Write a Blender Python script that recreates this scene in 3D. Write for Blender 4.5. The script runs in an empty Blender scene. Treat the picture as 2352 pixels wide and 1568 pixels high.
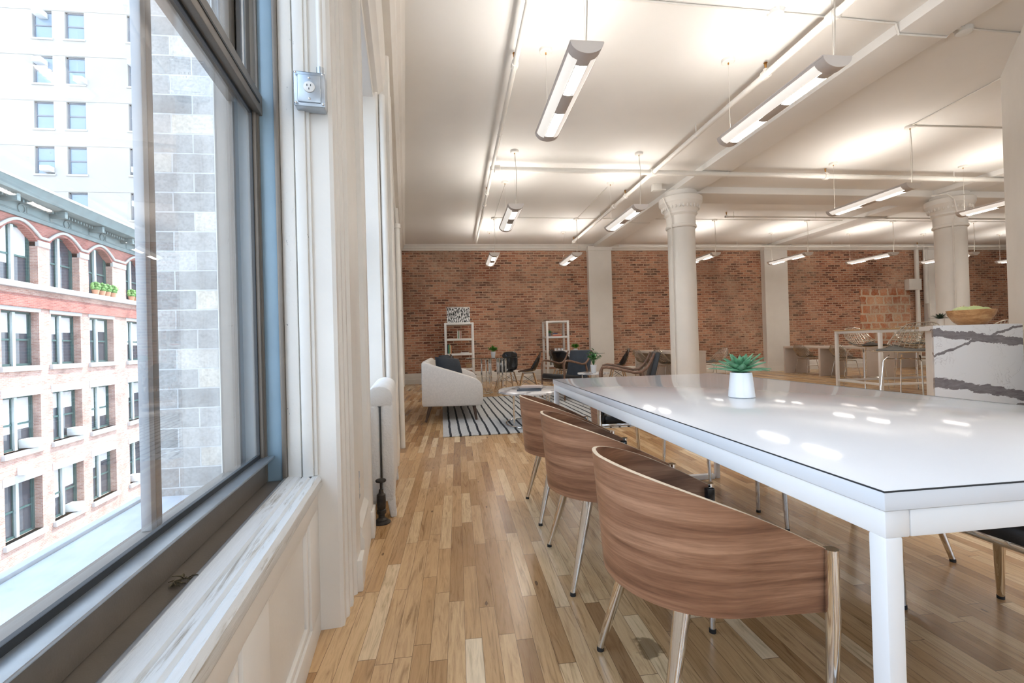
import bpy, bmesh, math, random
from mathutils import Vector, Matrix
PI = math.pi
random.seed(7)
scene = bpy.context.scene
COL = scene.collection

# ------------------------------------------------------------------ camera
YAW, PIT, ROL = -0.12674296, -0.00558068, -0.02744234      # matched to the photograph's vanishing points
def _rot():
    cy, sy = math.cos(YAW), math.sin(YAW); cp, sp = math.cos(PIT), math.sin(PIT); cr, sr = math.cos(ROL), math.sin(ROL)
    Rz = Matrix(((cr, -sr, 0), (sr, cr, 0), (0, 0, 1))); Rx = Matrix(((1, 0, 0), (0, cp, -sp), (0, sp, cp))); Ry = Matrix(((cy, 0, sy), (0, 1, 0), (-sy, 0, cy)))
    return Rz @ Rx @ Ry
R_ = _rot()
def cam_axis(row):      # rows of R_ are camera axes in (right, down, forward) world axes
    return Vector((R_[row][0], R_[row][2], -R_[row][1]))
cr_, cd_, cf_ = cam_axis(0), cam_axis(1), cam_axis(2)
cam_data = bpy.data.cameras.new('camera')
cam = bpy.data.objects.new('camera', cam_data); COL.objects.link(cam)
M = Matrix.Identity(4)
for i, a in enumerate((cr_, -cd_, -cf_)):
    for j in range(3): M[j][i] = a[j]
M[0][3], M[1][3], M[2][3] = 0, 0, 1.0
cam.matrix_world = M
cam_data.sensor_width = 36; cam_data.lens = 16.0; cam_data.clip_start = 0.02; cam_data.clip_end = 400
scene.camera = cam

# ------------------------------------------------------------------ light / exposure
A = 0.104143            # the window wall runs 5.97 degrees off the room grid
WT = Vector((math.cos(A), math.sin(A), 0)); WS = Vector((-math.sin(A), math.cos(A), 0))
world = bpy.data.worlds.new('sky'); scene.world = world; world.use_nodes = True
nt = world.node_tree; nt.nodes.clear()
wo = nt.nodes.new('ShaderNodeOutputWorld'); bg = nt.nodes.new('ShaderNodeBackground')
tc = nt.nodes.new('ShaderNodeTexCoord'); sx = nt.nodes.new('ShaderNodeSeparateXYZ'); rp = nt.nodes.new('ShaderNodeValToRGB')
nt.links.new(tc.outputs['Generated'], sx.inputs[0]); nt.links.new(sx.outputs['Z'], rp.inputs[0])
rp.color_ramp.elements[0].position = 0.0; rp.color_ramp.elements[0].color = (0.78, 0.89, 1.0, 1)
rp.color_ramp.elements[1].position = 0.9; rp.color_ramp.elements[1].color = (0.46, 0.68, 1.0, 1)
nt.links.new(rp.outputs[0], bg.inputs[0]); bg.inputs[1].default_value = 2.7
nt.links.new(bg.outputs[0], wo.inputs[0])
sun_d = bpy.data.lights.new('sun', 'SUN'); sun_d.energy = 5.5; sun_d.angle = 0.01; sun_d.color = (1, 0.95, 0.88)
sun = bpy.data.objects.new('sun', sun_d); COL.objects.link(sun)
to_sun = (WT * 1.0 + WS * 0.75 + Vector((0, 0, 1.9))).normalized()
sun.rotation_euler = to_sun.to_track_quat('Z', 'Y').to_euler(); sun.location = to_sun * 60
vs = scene.view_settings
scene.display_settings.display_device = 'sRGB'
vs.view_transform = 'Standard'; vs.look = 'None'; vs.gamma = 1.0; vs.use_curve_mapping = False
vs.exposure = 0.74
LAMP_W = 6.8
try:
    cy_ = scene.cycles
    cy_.use_denoising = True; cy_.use_adaptive_sampling = True; cy_.adaptive_threshold = 0.015; cy_.max_bounces = 8; cy_.diffuse_bounces = 4; cy_.glossy_bounces = 4
    cy_.transmission_bounces = 4; cy_.transparent_max_bounces = 10; cy_.sample_clamp_indirect = 6.0
    cy_.caustics_reflective = False; cy_.caustics_refractive = False
except Exception: pass

# ------------------------------------------------------------------ materials
def new_mat(name):
    m = bpy.data.materials.new(name); m.use_nodes = True
    n = m.node_tree; b = n.nodes['Principled BSDF']
    return m, n, b
def N(n, t, **k):
    x = n.nodes.new(t)
    for a, v in k.items(): setattr(x, a, v)
    return x
def ramp(n, stops, src=None, interp='LINEAR'):
    r = N(n, 'ShaderNodeValToRGB'); r.color_ramp.interpolation = interp
    while len(r.color_ramp.elements) < len(stops): r.color_ramp.elements.new(0.5)
    for e, (p, c) in zip(r.color_ramp.elements, stops):
        e.position = p; e.color = (c[0], c[1], c[2], 1) if len(c) == 3 else c
    if src is not None: n.links.new(src, r.inputs[0])
    return r
def mathn(n, op, a, b=None, c=None):
    x = N(n, 'ShaderNodeMath', operation=op)
    for i, v in enumerate((a, b, c)):
        if v is None: continue
        if isinstance(v, (int, float)): x.inputs[i].default_value = v
        else: n.links.new(v, x.inputs[i])
    return x.outputs[0]
def mixc(n, fac, a, b, mode='MIX'):
    x = N(n, 'ShaderNodeMix', data_type='RGBA', blend_type=mode)
    for i, v in ((0, fac), (6, a), (7, b)):
        if isinstance(v, (int, float)): x.inputs[i].default_value = v
        elif isinstance(v, tuple): x.inputs[i].default_value = (v[0], v[1], v[2], 1)
        else: n.links.new(v, x.inputs[i])
    return x.outputs[2]
def objco(n, scale=(1, 1, 1), rot=(0, 0, 0)):
    t = N(n, 'ShaderNodeTexCoord'); mp = N(n, 'ShaderNodeMapping')
    mp.inputs['Scale'].default_value = scale; mp.inputs['Rotation'].default_value = rot
    n.links.new(t.outputs['Object'], mp.inputs[0]); return mp.outputs[0]
def noise(n, vec, scale, detail=3, rough=0.5, dist=0.0):
    x = N(n, 'ShaderNodeTexNoise'); x.inputs['Scale'].default_value = scale; x.inputs['Detail'].default_value = detail
    x.inputs['Roughness'].default_value = rough; x.inputs['Distortion'].default_value = dist
    n.links.new(vec, x.inputs['Vector']); return x.outputs[0]
def bump(n, b, h, strength=0.3, dist=0.01):
    x = N(n, 'ShaderNodeBump'); x.inputs['Strength'].default_value = strength; x.inputs['Distance'].default_value = dist
    n.links.new(h, x.inputs['Height']); n.links.new(x.outputs[0], b.inputs['Normal'])
def plain(name, col, rough=0.5, metal=0.0, var=0.06, nscale=6.0, bmp=0.0, bscale=60.0, spec=None, coat=0.0, bdist=0.004):
    m, n, b = new_mat(name)
    v = objco(n)
    f = noise(n, v, nscale, 4)
    c2 = tuple(max(0, c * (1 - var)) for c in col)
    c3 = tuple(min(1, c * (1 + var)) for c in col)
    r = ramp(n, [(0.3, c2), (0.7, c3)], f)
    n.links.new(r.outputs[0], b.inputs['Base Color'])
    b.inputs['Roughness'].default_value = rough; b.inputs['Metallic'].default_value = metal
    if spec is not None: b.inputs['Specular IOR Level'].default_value = spec
    if coat: b.inputs['Coat Weight'].default_value = coat; b.inputs['Coat Roughness'].default_value = 0.05
    if bmp: bump(n, b, noise(n, v, bscale, 4), bmp, bdist)
    return m
MT = {}
MT['wall_white'] = plain('painted plaster', (0.83, 0.80, 0.755), 0.55, var=0.03, nscale=2.5, bmp=0.12, bscale=30)
MT['ceiling'] = plain('ceiling paint', (0.85, 0.83, 0.80), 0.7, var=0.025, nscale=1.2, bmp=0.05, bscale=12)
MT['pipe_white'] = plain('painted pipe', (0.82, 0.79, 0.74), 0.42, var=0.03, bmp=0.05, bscale=40)
MT['trim_white'] = plain('trim paint', (0.80, 0.765, 0.71), 0.38, var=0.04, nscale=3, bmp=0.25, bscale=45, bdist=0.003)
MT['lacquer'] = plain('white lacquer', (0.69, 0.70, 0.72), 0.09, var=0.01)
MT['white_metal'] = plain('white powder coat', (0.80, 0.785, 0.77), 0.35, var=0.02)
MT['chrome'] = plain('chrome', (0.80, 0.80, 0.80), 0.06, 1.0, var=0.02)
MT['steel_wire'] = plain('steel wire', (0.62, 0.58, 0.52), 0.22, 1.0, var=0.05)
MT['dark_wire'] = plain('dark steel', (0.10, 0.10, 0.10), 0.35, 0.8, var=0.05)
MT['rubber'] = plain('black rubber', (0.015, 0.015, 0.016), 0.6, var=0.1)
MT['black_plastic'] = plain('black plastic', (0.012, 0.012, 0.014), 0.12, var=0.05)
MT['black_leather'] = plain('black leather', (0.014, 0.015, 0.018), 0.38, var=0.2, nscale=20, bmp=0.3, bscale=180)
MT['blue_leather'] = plain('slate leather', (0.035, 0.050, 0.072), 0.4, var=0.2, nscale=12, bmp=0.3, bscale=180)
MT['pillow'] = plain('charcoal linen', (0.018, 0.024, 0.034), 0.85, var=0.2, nscale=30, bmp=0.4, bscale=300)
MT['sofa'] = plain('oatmeal linen', (0.70, 0.65, 0.60), 0.9, var=0.06, nscale=60, bmp=0.35, bscale=420)
MT['seat_grey'] = plain('dark seat pad', (0.14, 0.13, 0.115), 0.75, var=0.15, nscale=20)
MT['brown_metal'] = plain('bronze anodised aluminium', (0.215, 0.185, 0.155), 0.42, 0.25, var=0.06, nscale=14, bmp=0.08, bscale=220)
MT['grey_metal'] = plain('grey aluminium', (0.36, 0.37, 0.38), 0.35, 0.3, var=0.05)
MT['blue_metal'] = plain('pale blue jamb liner', (0.30, 0.43, 0.53), 0.38, 0.1, var=0.06, nscale=7)
MT['gasket'] = plain('black gasket', (0.02, 0.025, 0.03), 0.6)
MT['galv'] = plain('galvanised steel', (0.50, 0.55, 0.60), 0.3, 0.7, var=0.1, nscale=18)
MT['ivory'] = plain('ivory plastic', (0.82, 0.80, 0.76), 0.35)
MT['iron'] = plain('blackened iron', (0.05, 0.042, 0.036), 0.55, 0.5, var=0.35, nscale=40, bmp=0.5, bscale=120)
MT['brass'] = plain('brass', (0.45, 0.24, 0.07), 0.3, 1.0, var=0.15, nscale=60)
MT['dark_wood'] = plain('dark walnut legs', (0.075, 0.04, 0.025), 0.4, var=0.3, nscale=20)
MT['soil'] = plain('soil', (0.03, 0.022, 0.016), 0.95, var=0.5, nscale=60, bmp=0.8, bscale=90)
MT['pot_white'] = plain('white ceramic', (0.80, 0.81, 0.83), 0.3, var=0.01)
MT['pot_grey'] = plain('grey ceramic', (0.16, 0.17, 0.18), 0.4)
MT['desk'] = plain('desk laminate', (0.66, 0.585, 0.53), 0.45, var=0.03)
MT['fixture'] = plain('fixture paint', (0.58, 0.53, 0.50), 0.5, var=0.02)
MT['fixture_end'] = plain('fixture end cap', (0.76, 0.70, 0.65), 0.5, var=0.02)
MT['cord'] = plain('cord', (0.62, 0.58, 0.52), 0.5)
MT['edge_ply'] = plain('light plywood edge', (0.66, 0.53, 0.38), 0.5, var=0.12, nscale=80)
MT['fruit'] = plain('pale green melon skin', (0.58, 0.66, 0.30), 0.45, var=0.18, nscale=9)
MT['leaf_fresh'] = plain('fresh leaf', (0.10, 0.34, 0.035), 0.45, var=0.45, nscale=25)
MT['leaf_deep'] = plain('deep green leaf', (0.055, 0.20, 0.05), 0.42, var=0.5, nscale=18)
MT['leaf_agave'] = plain('agave leaf', (0.10, 0.27, 0.14), 0.42, var=0.35, nscale=30)
MT['leaf_dark'] = plain('dark succulent leaf', (0.02, 0.05, 0.03), 0.5, var=0.4, nscale=30)
MT['shrub'] = plain('balcony shrub', (0.17, 0.36, 0.10), 0.8, var=0.5, nscale=14)
MT['terracotta'] = plain('terracotta', (0.55, 0.28, 0.17), 0.8)
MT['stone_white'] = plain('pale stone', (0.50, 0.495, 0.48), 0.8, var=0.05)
MT['cornice_green'] = plain('verdigris sheet metal', (0.15, 0.20, 0.20), 0.65, var=0.15, nscale=2)
MT['frame_green'] = plain('dark green window paint', (0.045, 0.105, 0.10), 0.5, var=0.1)
MT['frame_light'] = plain('pale mullion paint', (0.55, 0.66, 0.66), 0.5, var=0.03)
MT['frame_grey'] = plain('grey window paint', (0.17, 0.19, 0.22), 0.5, var=0.05)
MT['beige_bldg'] = plain('pale rendered brick', (0.44, 0.42, 0.385), 0.85, var=0.04, nscale=0.5)
MT['roof'] = plain('silver painted roof', (0.52, 0.54, 0.56), 0.8, var=0.10, nscale=3.0, bmp=0.3, bscale=20)
MT['street'] = plain('asphalt', (0.30, 0.30, 0.30), 0.9)
MT['room_dark'] = plain('dim interior', (0.20, 0.19, 0.22), 0.9, var=0.3, nscale=1.2)
MT['blind'] = plain('window blind', (0.62, 0.62, 0.62), 0.8, var=0.05)
MT['plastic_white'] = plain('white plastic casing', (0.80, 0.80, 0.78), 0.5, var=0.02)
MT['grille'] = plain('grey grille', (0.33, 0.34, 0.35), 0.6)

def emis(name, col, s, base=(0.85, 0.85, 0.82)):
    m, n, b = new_mat(name)
    b.inputs['Base Color'].default_value = (*base, 1); b.inputs['Roughness'].default_value = 0.4
    b.inputs['Emission Color'].default_value = (*col, 1); b.inputs['Emission Strength'].default_value = s
    return m
MT['diffuser'] = emis('glowing perforated strip', (1, 0.945, 0.88), 0.33)
MT['louver'] = emis('glowing louver', (1, 0.95, 0.88), 38.0)

def glass_mat(name, tint=(1, 1, 1), ior=1.5, dust=0.0):
    m = bpy.data.materials.new(name); m.use_nodes = True; n = m.node_tree; n.nodes.clear()
    o = N(n, 'ShaderNodeOutputMaterial'); t = N(n, 'ShaderNodeBsdfTransparent'); g = N(n, 'ShaderNodeBsdfGlossy'); f = N(n, 'ShaderNodeFresnel'); mx = N(n, 'ShaderNodeMixShader')
    t.inputs[0].default_value = (*tint, 1); g.inputs['Roughness'].default_value = 0.01; g.inputs[0].default_value = (1, 1, 1, 1); 
    gm = N(n, 'ShaderNodeNewGeometry'); mr = N(n, 'ShaderNodeMapRange'); n.links.new(gm.outputs['Backfacing'], mr.inputs[0]); mr.inputs[3].default_value = ior; mr.inputs[4].default_value = 1 / ior
    n.links.new(mr.outputs[0], f.inputs[0])
    n.links.new(f.outputs[0], mx.inputs[0]); n.links.new(t.outputs[0], mx.inputs[1]); n.links.new(g.outputs[0], mx.inputs[2])
    last = mx.outputs[0]
    if dust:
        d = N(n, 'ShaderNodeBsdfDiffuse'); d.inputs[0].default_value = (0.9, 0.92, 0.95, 1); m2 = N(n, 'ShaderNodeMixShader')
        v = objco(n); r = ramp(n, [(0.3, (dust * 0.6,) * 3), (0.62, (dust,) * 3), (0.8, (dust * 2.2,) * 3)], noise(n, v, 9, 6, 0.7))
        n.links.new(r.outputs[0], m2.inputs[0]); n.links.new(last, m2.inputs[1]); n.links.new(d.outputs[0], m2.inputs[2]); last = m2.outputs[0]
    n.links.new(last, o.inputs[0]); return m
MT['pane'] = glass_mat('dusty window glass', dust=0.035)
MT['table_glass'] = glass_mat('smoked table glass', (0.62, 0.68, 0.66), 1.5)
m, n, b = new_mat('dark reflective glass'); b.inputs['Base Color'].default_value = (0.05, 0.06, 0.075, 1); b.inputs['Roughness'].default_value = 0.04
b.inputs['Specular IOR Level'].default_value = 0.9; MT['bldg_glass'] = m
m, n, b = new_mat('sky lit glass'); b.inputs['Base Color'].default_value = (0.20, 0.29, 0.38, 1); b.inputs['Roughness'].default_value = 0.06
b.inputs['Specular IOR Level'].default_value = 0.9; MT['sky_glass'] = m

# oak strip floor
m, n, b = new_mat('oak strip floor'); MT['floor'] = m
t = N(n, 'ShaderNodeTexCoord'); mp = N(n, 'ShaderNodeMapping'); mp.inputs['Rotation'].default_value = (0, 0, math.radians(0.4)); n.links.new(t.outputs['Object'], mp.inputs[0])
s = N(n, 'ShaderNodeSeparateXYZ'); n.links.new(mp.outputs[0], s.inputs[0])
PW = 0.0572
rowf = mathn(n, 'DIVIDE', s.outputs[0], PW); row = mathn(n, 'FLOOR', rowf); rfr = mathn(n, 'FRACT', rowf)
w1 = N(n, 'ShaderNodeTexWhiteNoise', noise_dimensions='1D'); n.links.new(row, w1.inputs['W'])
w2 = N(n, 'ShaderNodeTexWhiteNoise', noise_dimensions='1D'); n.links.new(mathn(n, 'ADD', row, 91.3), w2.inputs['W'])
ln = mathn(n, 'ADD', mathn(n, 'MULTIPLY', w2.outputs[0], 0.55), 0.38)
uf = mathn(n, 'DIVIDE', mathn(n, 'ADD', s.outputs[1], mathn(n, 'MULTIPLY', w1.outputs[0], 7.0)), ln)
pl = mathn(n, 'FLOOR', uf); ufr = mathn(n, 'FRACT', uf)
cb = N(n, 'ShaderNodeCombineXYZ'); n.links.new(row, cb.inputs[0]); n.links.new(pl, cb.inputs[1])
w3 = N(n, 'ShaderNodeTexWhiteNoise', noise_dimensions='2D'); n.links.new(cb.outputs[0], w3.inputs['Vector'])
tone = ramp(n, [(0.0, (0.33, 0.185, 0.085)), (0.12, (0.43, 0.25, 0.115)), (0.4, (0.55, 0.345, 0.17)), (0.68, (0.63, 0.42, 0.225)), (0.9, (0.72, 0.52, 0.305)), (1.0, (0.80, 0.65, 0.45))], w3.outputs[0])
cg = N(n, 'ShaderNodeCombineXYZ'); n.links.new(mathn(n, 'ADD', mathn(n, 'MULTIPLY', s.outputs[0], 26), mathn(n, 'MULTIPLY', w3.outputs[0], 60)), cg.inputs[0])
n.links.new(mathn(n, 'MULTIPLY', s.outputs[1], 2.2), cg.inputs[1]); n.links.new(mathn(n, 'MULTIPLY', w3.outputs[0], 9), cg.inputs[2])
gr = noise(n, cg.outputs[0], 1.6, 8, 0.62, 1.6)
grain = ramp(n, [(0.3, (0.50, 0.43, 0.36)), (0.44, (0.88, 0.85, 0.81)), (0.58, (1.08, 1.07, 1.06)), (0.75, (0.80, 0.75, 0.70))], gr)
c1 = mixc(n, 0.85, tone.outputs[0], grain.outputs[0], 'MULTIPLY')
kv = N(n, 'ShaderNodeMapping'); kv.inputs['Scale'].default_value = (16, 6, 1); n.links.new(mp.outputs[0], kv.inputs[0])
vk = N(n, 'ShaderNodeTexVoronoi'); vk.inputs['Scale'].default_value = 0.55; n.links.new(kv.outputs[0], vk.inputs['Vector'])
knot = mathn(n, 'MULTIPLY', mathn(n, 'LESS_THAN', mathn(n, 'ADD', vk.outputs['Distance'], mathn(n, 'MULTIPLY', gr, 0.10)), 0.105), 0.75)
c2 = mixc(n, knot, c1, (0.10, 0.055, 0.028))
ex = mathn(n, 'MINIMUM', rfr, mathn(n, 'SUBTRACT', 1.0, rfr)); gx = mathn(n, 'LESS_THAN', ex, 0.014)
ey = mathn(n, 'MULTIPLY', mathn(n, 'MINIMUM', ufr, mathn(n, 'SUBTRACT', 1.0, ufr)), ln); gy = mathn(n, 'LESS_THAN', ey, 0.0012)
gap = mathn(n, 'MAXIMUM', gx, gy)
c3 = mixc(n, mathn(n, 'MULTIPLY', gap, 0.7), c2, (0.10, 0.055, 0.03))
# one dark spill mark beside the nearest chair's rear foot
geo = N(n, 'ShaderNodeVectorMath', operation='DISTANCE'); n.links.new(t.outputs['Object'], geo.inputs[0]); geo.inputs[1].default_value = (0.60, 1.42, 0)
sp = mathn(n, 'ADD', geo.outputs['Value'], mathn(n, 'MULTIPLY', noise(n, t.outputs['Object'], 22, 4), 0.09))
c4 = mixc(n, ramp(n, [(0.085, (0.7, 0.7, 0.7)), (0.095, (0, 0, 0))], sp).outputs[0], c3, (0.13, 0.075, 0.03))
n.links.new(c4, b.inputs['Base Color'])
rr = ramp(n, [(0.3, (0.22,) * 3), (0.7, (0.29,) * 3)], noise(n, mp.outputs[0], 5, 5)); b.inputs['Roughness'].default_value = 0.24
bump(n, b, mathn(n, 'SUBTRACT', mathn(n, 'MULTIPLY', gr, 0.3), gap), 0.15, 0.002)

# red-brown brick wall
def brick_mat(name, bw, rh, ms, cols, mortar, patch=0.5, rot=(PI / 2, 0, 0), dark=(0.10, 0.055, 0.04), warp=0.012, rough=0.85, pscale=0.6):
    m, n, b = new_mat(name)
    t = N(n, 'ShaderNodeTexCoord'); s = N(n, 'ShaderNodeSeparateXYZ'); n.links.new(t.outputs['Object'], s.inputs[0])
    c = N(n, 'ShaderNodeCombineXYZ')
    hz = mathn(n, 'ADD', s.outputs[0], s.outputs[1])
    nz = N(n, 'ShaderNodeTexNoise'); nz.inputs['Scale'].default_value = 7; nz.inputs['Detail'].default_value = 4; n.links.new(t.outputs['Object'], nz.inputs['Vector'])
    sc = N(n, 'ShaderNodeSeparateColor'); n.links.new(nz.outputs['Color'], sc.inputs[0])
    n.links.new(mathn(n, 'ADD', hz, mathn(n, 'MULTIPLY', mathn(n, 'SUBTRACT', sc.outputs[0], 0.5), warp * 3)), c.inputs[0])
    n.links.new(mathn(n, 'ADD', s.outputs[2], mathn(n, 'MULTIPLY', mathn(n, 'SUBTRACT', sc.outputs[1], 0.5), warp * 1.6)), c.inputs[1])
    br = N(n, 'ShaderNodeTexBrick'); n.links.new(c.outputs[0], br.inputs['Vector'])
    br.inputs['Scale'].default_value = 1; br.inputs['Brick Width'].default_value = bw; br.inputs['Row Height'].default_value = rh
    br.inputs['Mortar Size'].default_value = ms; br.inputs['Mortar Smooth'].default_value = 0.25; br.inputs['Bias'].default_value = 0
    br.inputs['Color1'].default_value = (0, 0, 0, 1); br.inputs['Color2'].default_value = (1, 1, 1, 1); br.inputs['Mortar'].default_value = (0.5, 0.5, 0.5, 1)
    bc = ramp(n, cols, br.outputs['Color'])
    fine = noise(n, t.outputs['Object'], 38, 5, 0.65)
    bc2 = mixc(n, 0.55, bc.outputs[0], ramp(n, [(0.3, (0.55, 0.5, 0.48)), (0.6, (1.25, 1.22, 1.2))], fine).outputs[0], 'MULTIPLY')
    smear = ramp(n, [(0.40, (0, 0, 0)), (0.62, (patch,) * 3)], noise(n, t.outputs['Object'], pscale, 8, 0.72))
    fz = mathn(n, 'MULTIPLY', smear.outputs[0], ramp(n, [(0.35, (0.05,) * 3), (0.60, (1,) * 3)], noise(n, t.outputs['Object'], 13, 5, 0.7)).outputs[0])
    fac = mathn(n, 'MAXIMUM', mathn(n, 'MULTIPLY', br.outputs['Fac'], 0.85), fz)
    col = mixc(n, fac, bc2, mortar)
    col = mixc(n, 0.8, col, ramp(n, [(0.3, (0.62, 0.58, 0.55)), (0.5, (1.0, 0.97, 0.93)), (0.7, (1.22, 1.20, 1.15))], noise(n, t.outputs['Object'], 1.1, 5, 0.6)).outputs[0], 'MULTIPLY')
    n.links.new(col, b.inputs['Base Color']); b.inputs['Roughness'].default_value = rough
    bump(n, b, mathn(n, 'SUBTRACT', mathn(n, 'MULTIPLY', fine, 0.4), br.outputs['Fac']), 0.6, 0.008)
    return m
MT['brick'] = brick_mat('old red brick', 0.205, 0.0665, 0.012, [(0.0, (0.10, 0.038, 0.024)), (0.3, (0.27, 0.095, 0.055)), (0.6, (0.40, 0.165, 0.095)), (1.0, (0.54, 0.27, 0.17))], (0.56, 0.42, 0.31), 0.75, warp=0.022)
MT['patch'] = brick_mat('terracotta block infill', 0.30, 0.27, 0.03, [(0.0, (0.36, 0.11, 0.045)), (0.5, (0.50, 0.20, 0.10)), (1.0, (0.58, 0.33, 0.20))], (0.60, 0.52, 0.40), 0.95, pscale=2.6, warp=0.05)
MT['facade_brick'] = brick_mat('sunlit facade brick', 0.24, 0.075, 0.01, [(0.0, (0.40, 0.22, 0.18)), (1.0, (0.55, 0.36, 0.30))], (0.58, 0.50, 0.46), 0.30, warp=0.0)
MT['red_brick'] = brick_mat('deep red banding brick', 0.24, 0.075, 0.01, [(0.0, (0.26, 0.085, 0.07)), (1.0, (0.40, 0.15, 0.12))], (0.42, 0.25, 0.22), 0.1, warp=0.0)
MT['block'] = brick_mat('painted concrete block', 0.42, 0.208, 0.008, [(0.0, (0.22, 0.22, 0.215)), (0.5, (0.34, 0.335, 0.325)), (0.85, (0.43, 0.42, 0.40)), (1.0, (0.56, 0.51, 0.42))], (0.52, 0.53, 0.53), 0.35, warp=0.003)

def wood_mat(name, c_dark, c_mid, c_light, scl=(1.2, 1.2, 14), rough=0.35, dist=1.2, streak=1.0):
    m, n, b = new_mat(name); v = objco(n, scl)
    f1 = noise(n, v, 2.0, 8, 0.6, dist); f2 = noise(n, objco(n, tuple(a * 6 for a in scl)), 3.0, 4, 0.6, 0.4)
    r = ramp(n, [(0.28, c_dark), (0.48, c_mid), (0.70, c_light)], f1)
    c = mixc(n, 0.5 * streak, r.outputs[0], ramp(n, [(0.35, (0.70, 0.66, 0.62)), (0.6, (1.08, 1.08, 1.08))], f2).outputs[0], 'MULTIPLY')
    n.links.new(c, b.inputs['Base Color']); b.inputs['Roughness'].default_value = rough
    return m
MT['walnut'] = wood_mat('walnut veneer', (0.125, 0.052, 0.027), (0.27, 0.128, 0.070), (0.45, 0.245, 0.145), (0.9, 0.9, 15.0), 0.36, 0.7)
MT['walnut_dark'] = wood_mat('oiled walnut frame', (0.10, 0.05, 0.03), (0.17, 0.09, 0.055), (0.25, 0.14, 0.085), (8, 8, 8), 0.4)
MT['bowl_wood'] = wood_mat('acacia bowl', (0.25, 0.11, 0.04), (0.44, 0.22, 0.085), (0.60, 0.36, 0.17), (4, 4, 14), 0.4)
MT['oak_light'] = wood_mat('light oak', (0.40, 0.24, 0.12), (0.52, 0.34, 0.18), (0.62, 0.43, 0.25), (3, 20, 3), 0.4)
MT['peg_wood'] = wood_mat('maple dowel', (0.42, 0.25, 0.13), (0.55, 0.34, 0.18), (0.66, 0.43, 0.25), (9, 9, 2), 0.4)

# worn white sill (weathered paint)
m, n, b = new_mat('weathered sill paint'); MT['sill'] = m
v = objco(n, (14, 1.1, 14)); f = noise(n, v, 2.2, 10, 0.72, 0.5)
r = ramp(n, [(0.25, (0.16, 0.12, 0.09)), (0.36, (0.44, 0.40, 0.34)), (0.44, (0.74, 0.74, 0.72)), (0.75, (0.83, 0.83, 0.82))], f)
n.links.new(r.outputs[0], b.inputs['Base Color']); b.inputs['Roughness'].default_value = 0.6; bump(n, b, f, 0.7, 0.006)
# chipped white casing
m, n, b = new_mat('chipped casing paint'); MT['chipped'] = m
v = objco(n, (10, 10, 3.2)); f = noise(n, v, 5, 6, 0.75)
r = ramp(n, [(0.30, (0.05, 0.06, 0.08)), (0.325, (0.80, 0.775, 0.73)), (1, (0.83, 0.80, 0.75))], f)
n.links.new(r.outputs[0], b.inputs['Base Color']); b.inputs['Roughness'].default_value = 0.4; bump(n, b, noise(n, objco(n), 40, 5), 0.35, 0.004)
# lumpy radiator paint
MT['radiator'] = plain('thick radiator paint', (0.80, 0.79, 0.77), 0.45, var=0.03, bmp=0.8, bscale=70, bdist=0.006)
# marble with dark veins
def marble(name, base, veincol, scale=1.0, w=0.05):
    m, n, b = new_mat(name); v = objco(n, (1, 1, 1))
    nz = N(n, 'ShaderNodeTexNoise'); nz.inputs['Scale'].default_value = 1.7 * scale; nz.inputs['Detail'].default_value = 8; nz.inputs['Roughness'].default_value = 0.6; n.links.new(v, nz.inputs['Vector'])
    add = N(n, 'ShaderNodeVectorMath', operation='MULTIPLY_ADD'); n.links.new(nz.outputs['Color'], add.inputs[0]); add.inputs[1].default_value = (0.9 / scale,) * 3; n.links.new(v, add.inputs[2])
    mp = N(n, 'ShaderNodeMapping'); mp.inputs['Rotation'].default_value = (0.2, 0.55, 0.1); n.links.new(add.outputs[0], mp.inputs[0])
    s = N(n, 'ShaderNodeSeparateXYZ'); n.links.new(mp.outputs[0], s.inputs[0])
    w_ = mathn(n, 'ABSOLUTE', mathn(n, 'SUBTRACT', mathn(n, 'FRACT', mathn(n, 'ADD', mathn(n, 'MULTIPLY', s.outputs[2], 1.5 * scale), 0.30)), 0.5))
    vein = ramp(n, [(0.0, (1, 1, 1)), (w, (0.9, 0.9, 0.9)), (w * 1.7, (0, 0, 0))], w_)
    fine = ramp(n, [(0.485, (0, 0, 0)), (0.5, (0.45, 0.45, 0.45)), (0.515, (0, 0, 0))], noise(n, v, 3.2 * scale, 6, 0.6, 0.8))
    fac = mathn(n, 'MAXIMUM', vein.outputs[0], fine.outputs[0])
    col = mixc(n, fac, base, veincol)
    n.links.new(col, b.inputs['Base Color']); b.inputs['Roughness'].default_value = 0.18
    return m
m, n, b = new_mat('bold veined marble'); MT['marble'] = m
t = N(n, 'ShaderNodeTexCoord'); s = N(n, 'ShaderNodeSeparateXYZ'); n.links.new(t.outputs['Object'], s.inputs[0])
hx_ = mathn(n, 'ADD', s.outputs[0], mathn(n, 'MULTIPLY', s.outputs[1], 0.4)); X_ = mathn(n, 'SUBTRACT', hx_, 5.42)
n1 = mathn(n, 'SUBTRACT', noise(n, t.outputs['Object'], 3.2, 7, 0.62, 0.4), 0.5)
n2 = noise(n, objco(n, (3, 3, 14)), 3.0, 8, 0.7, 0.8)
def vein(a, b_, w_, amp):
    line = mathn(n, 'ADD', mathn(n, 'ADD', mathn(n, 'MULTIPLY', X_, b_), a), mathn(n, 'MULTIPLY', n1, amp))
    d_ = mathn(n, 'ABSOLUTE', mathn(n, 'SUBTRACT', s.outputs[2], line))
    w__ = mathn(n, 'ADD', mathn(n, 'MULTIPLY', mathn(n, 'SUBTRACT', n2, 0.45), w_ * 2.2), w_)
    return mathn(n, 'MULTIPLY', mathn(n, 'LESS_THAN', d_, w__), mathn(n, 'ADD', mathn(n, 'MULTIPLY', n2, 0.5), 0.62))
acc = vein(1.000, -0.12, 0.032, 0.12)
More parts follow.
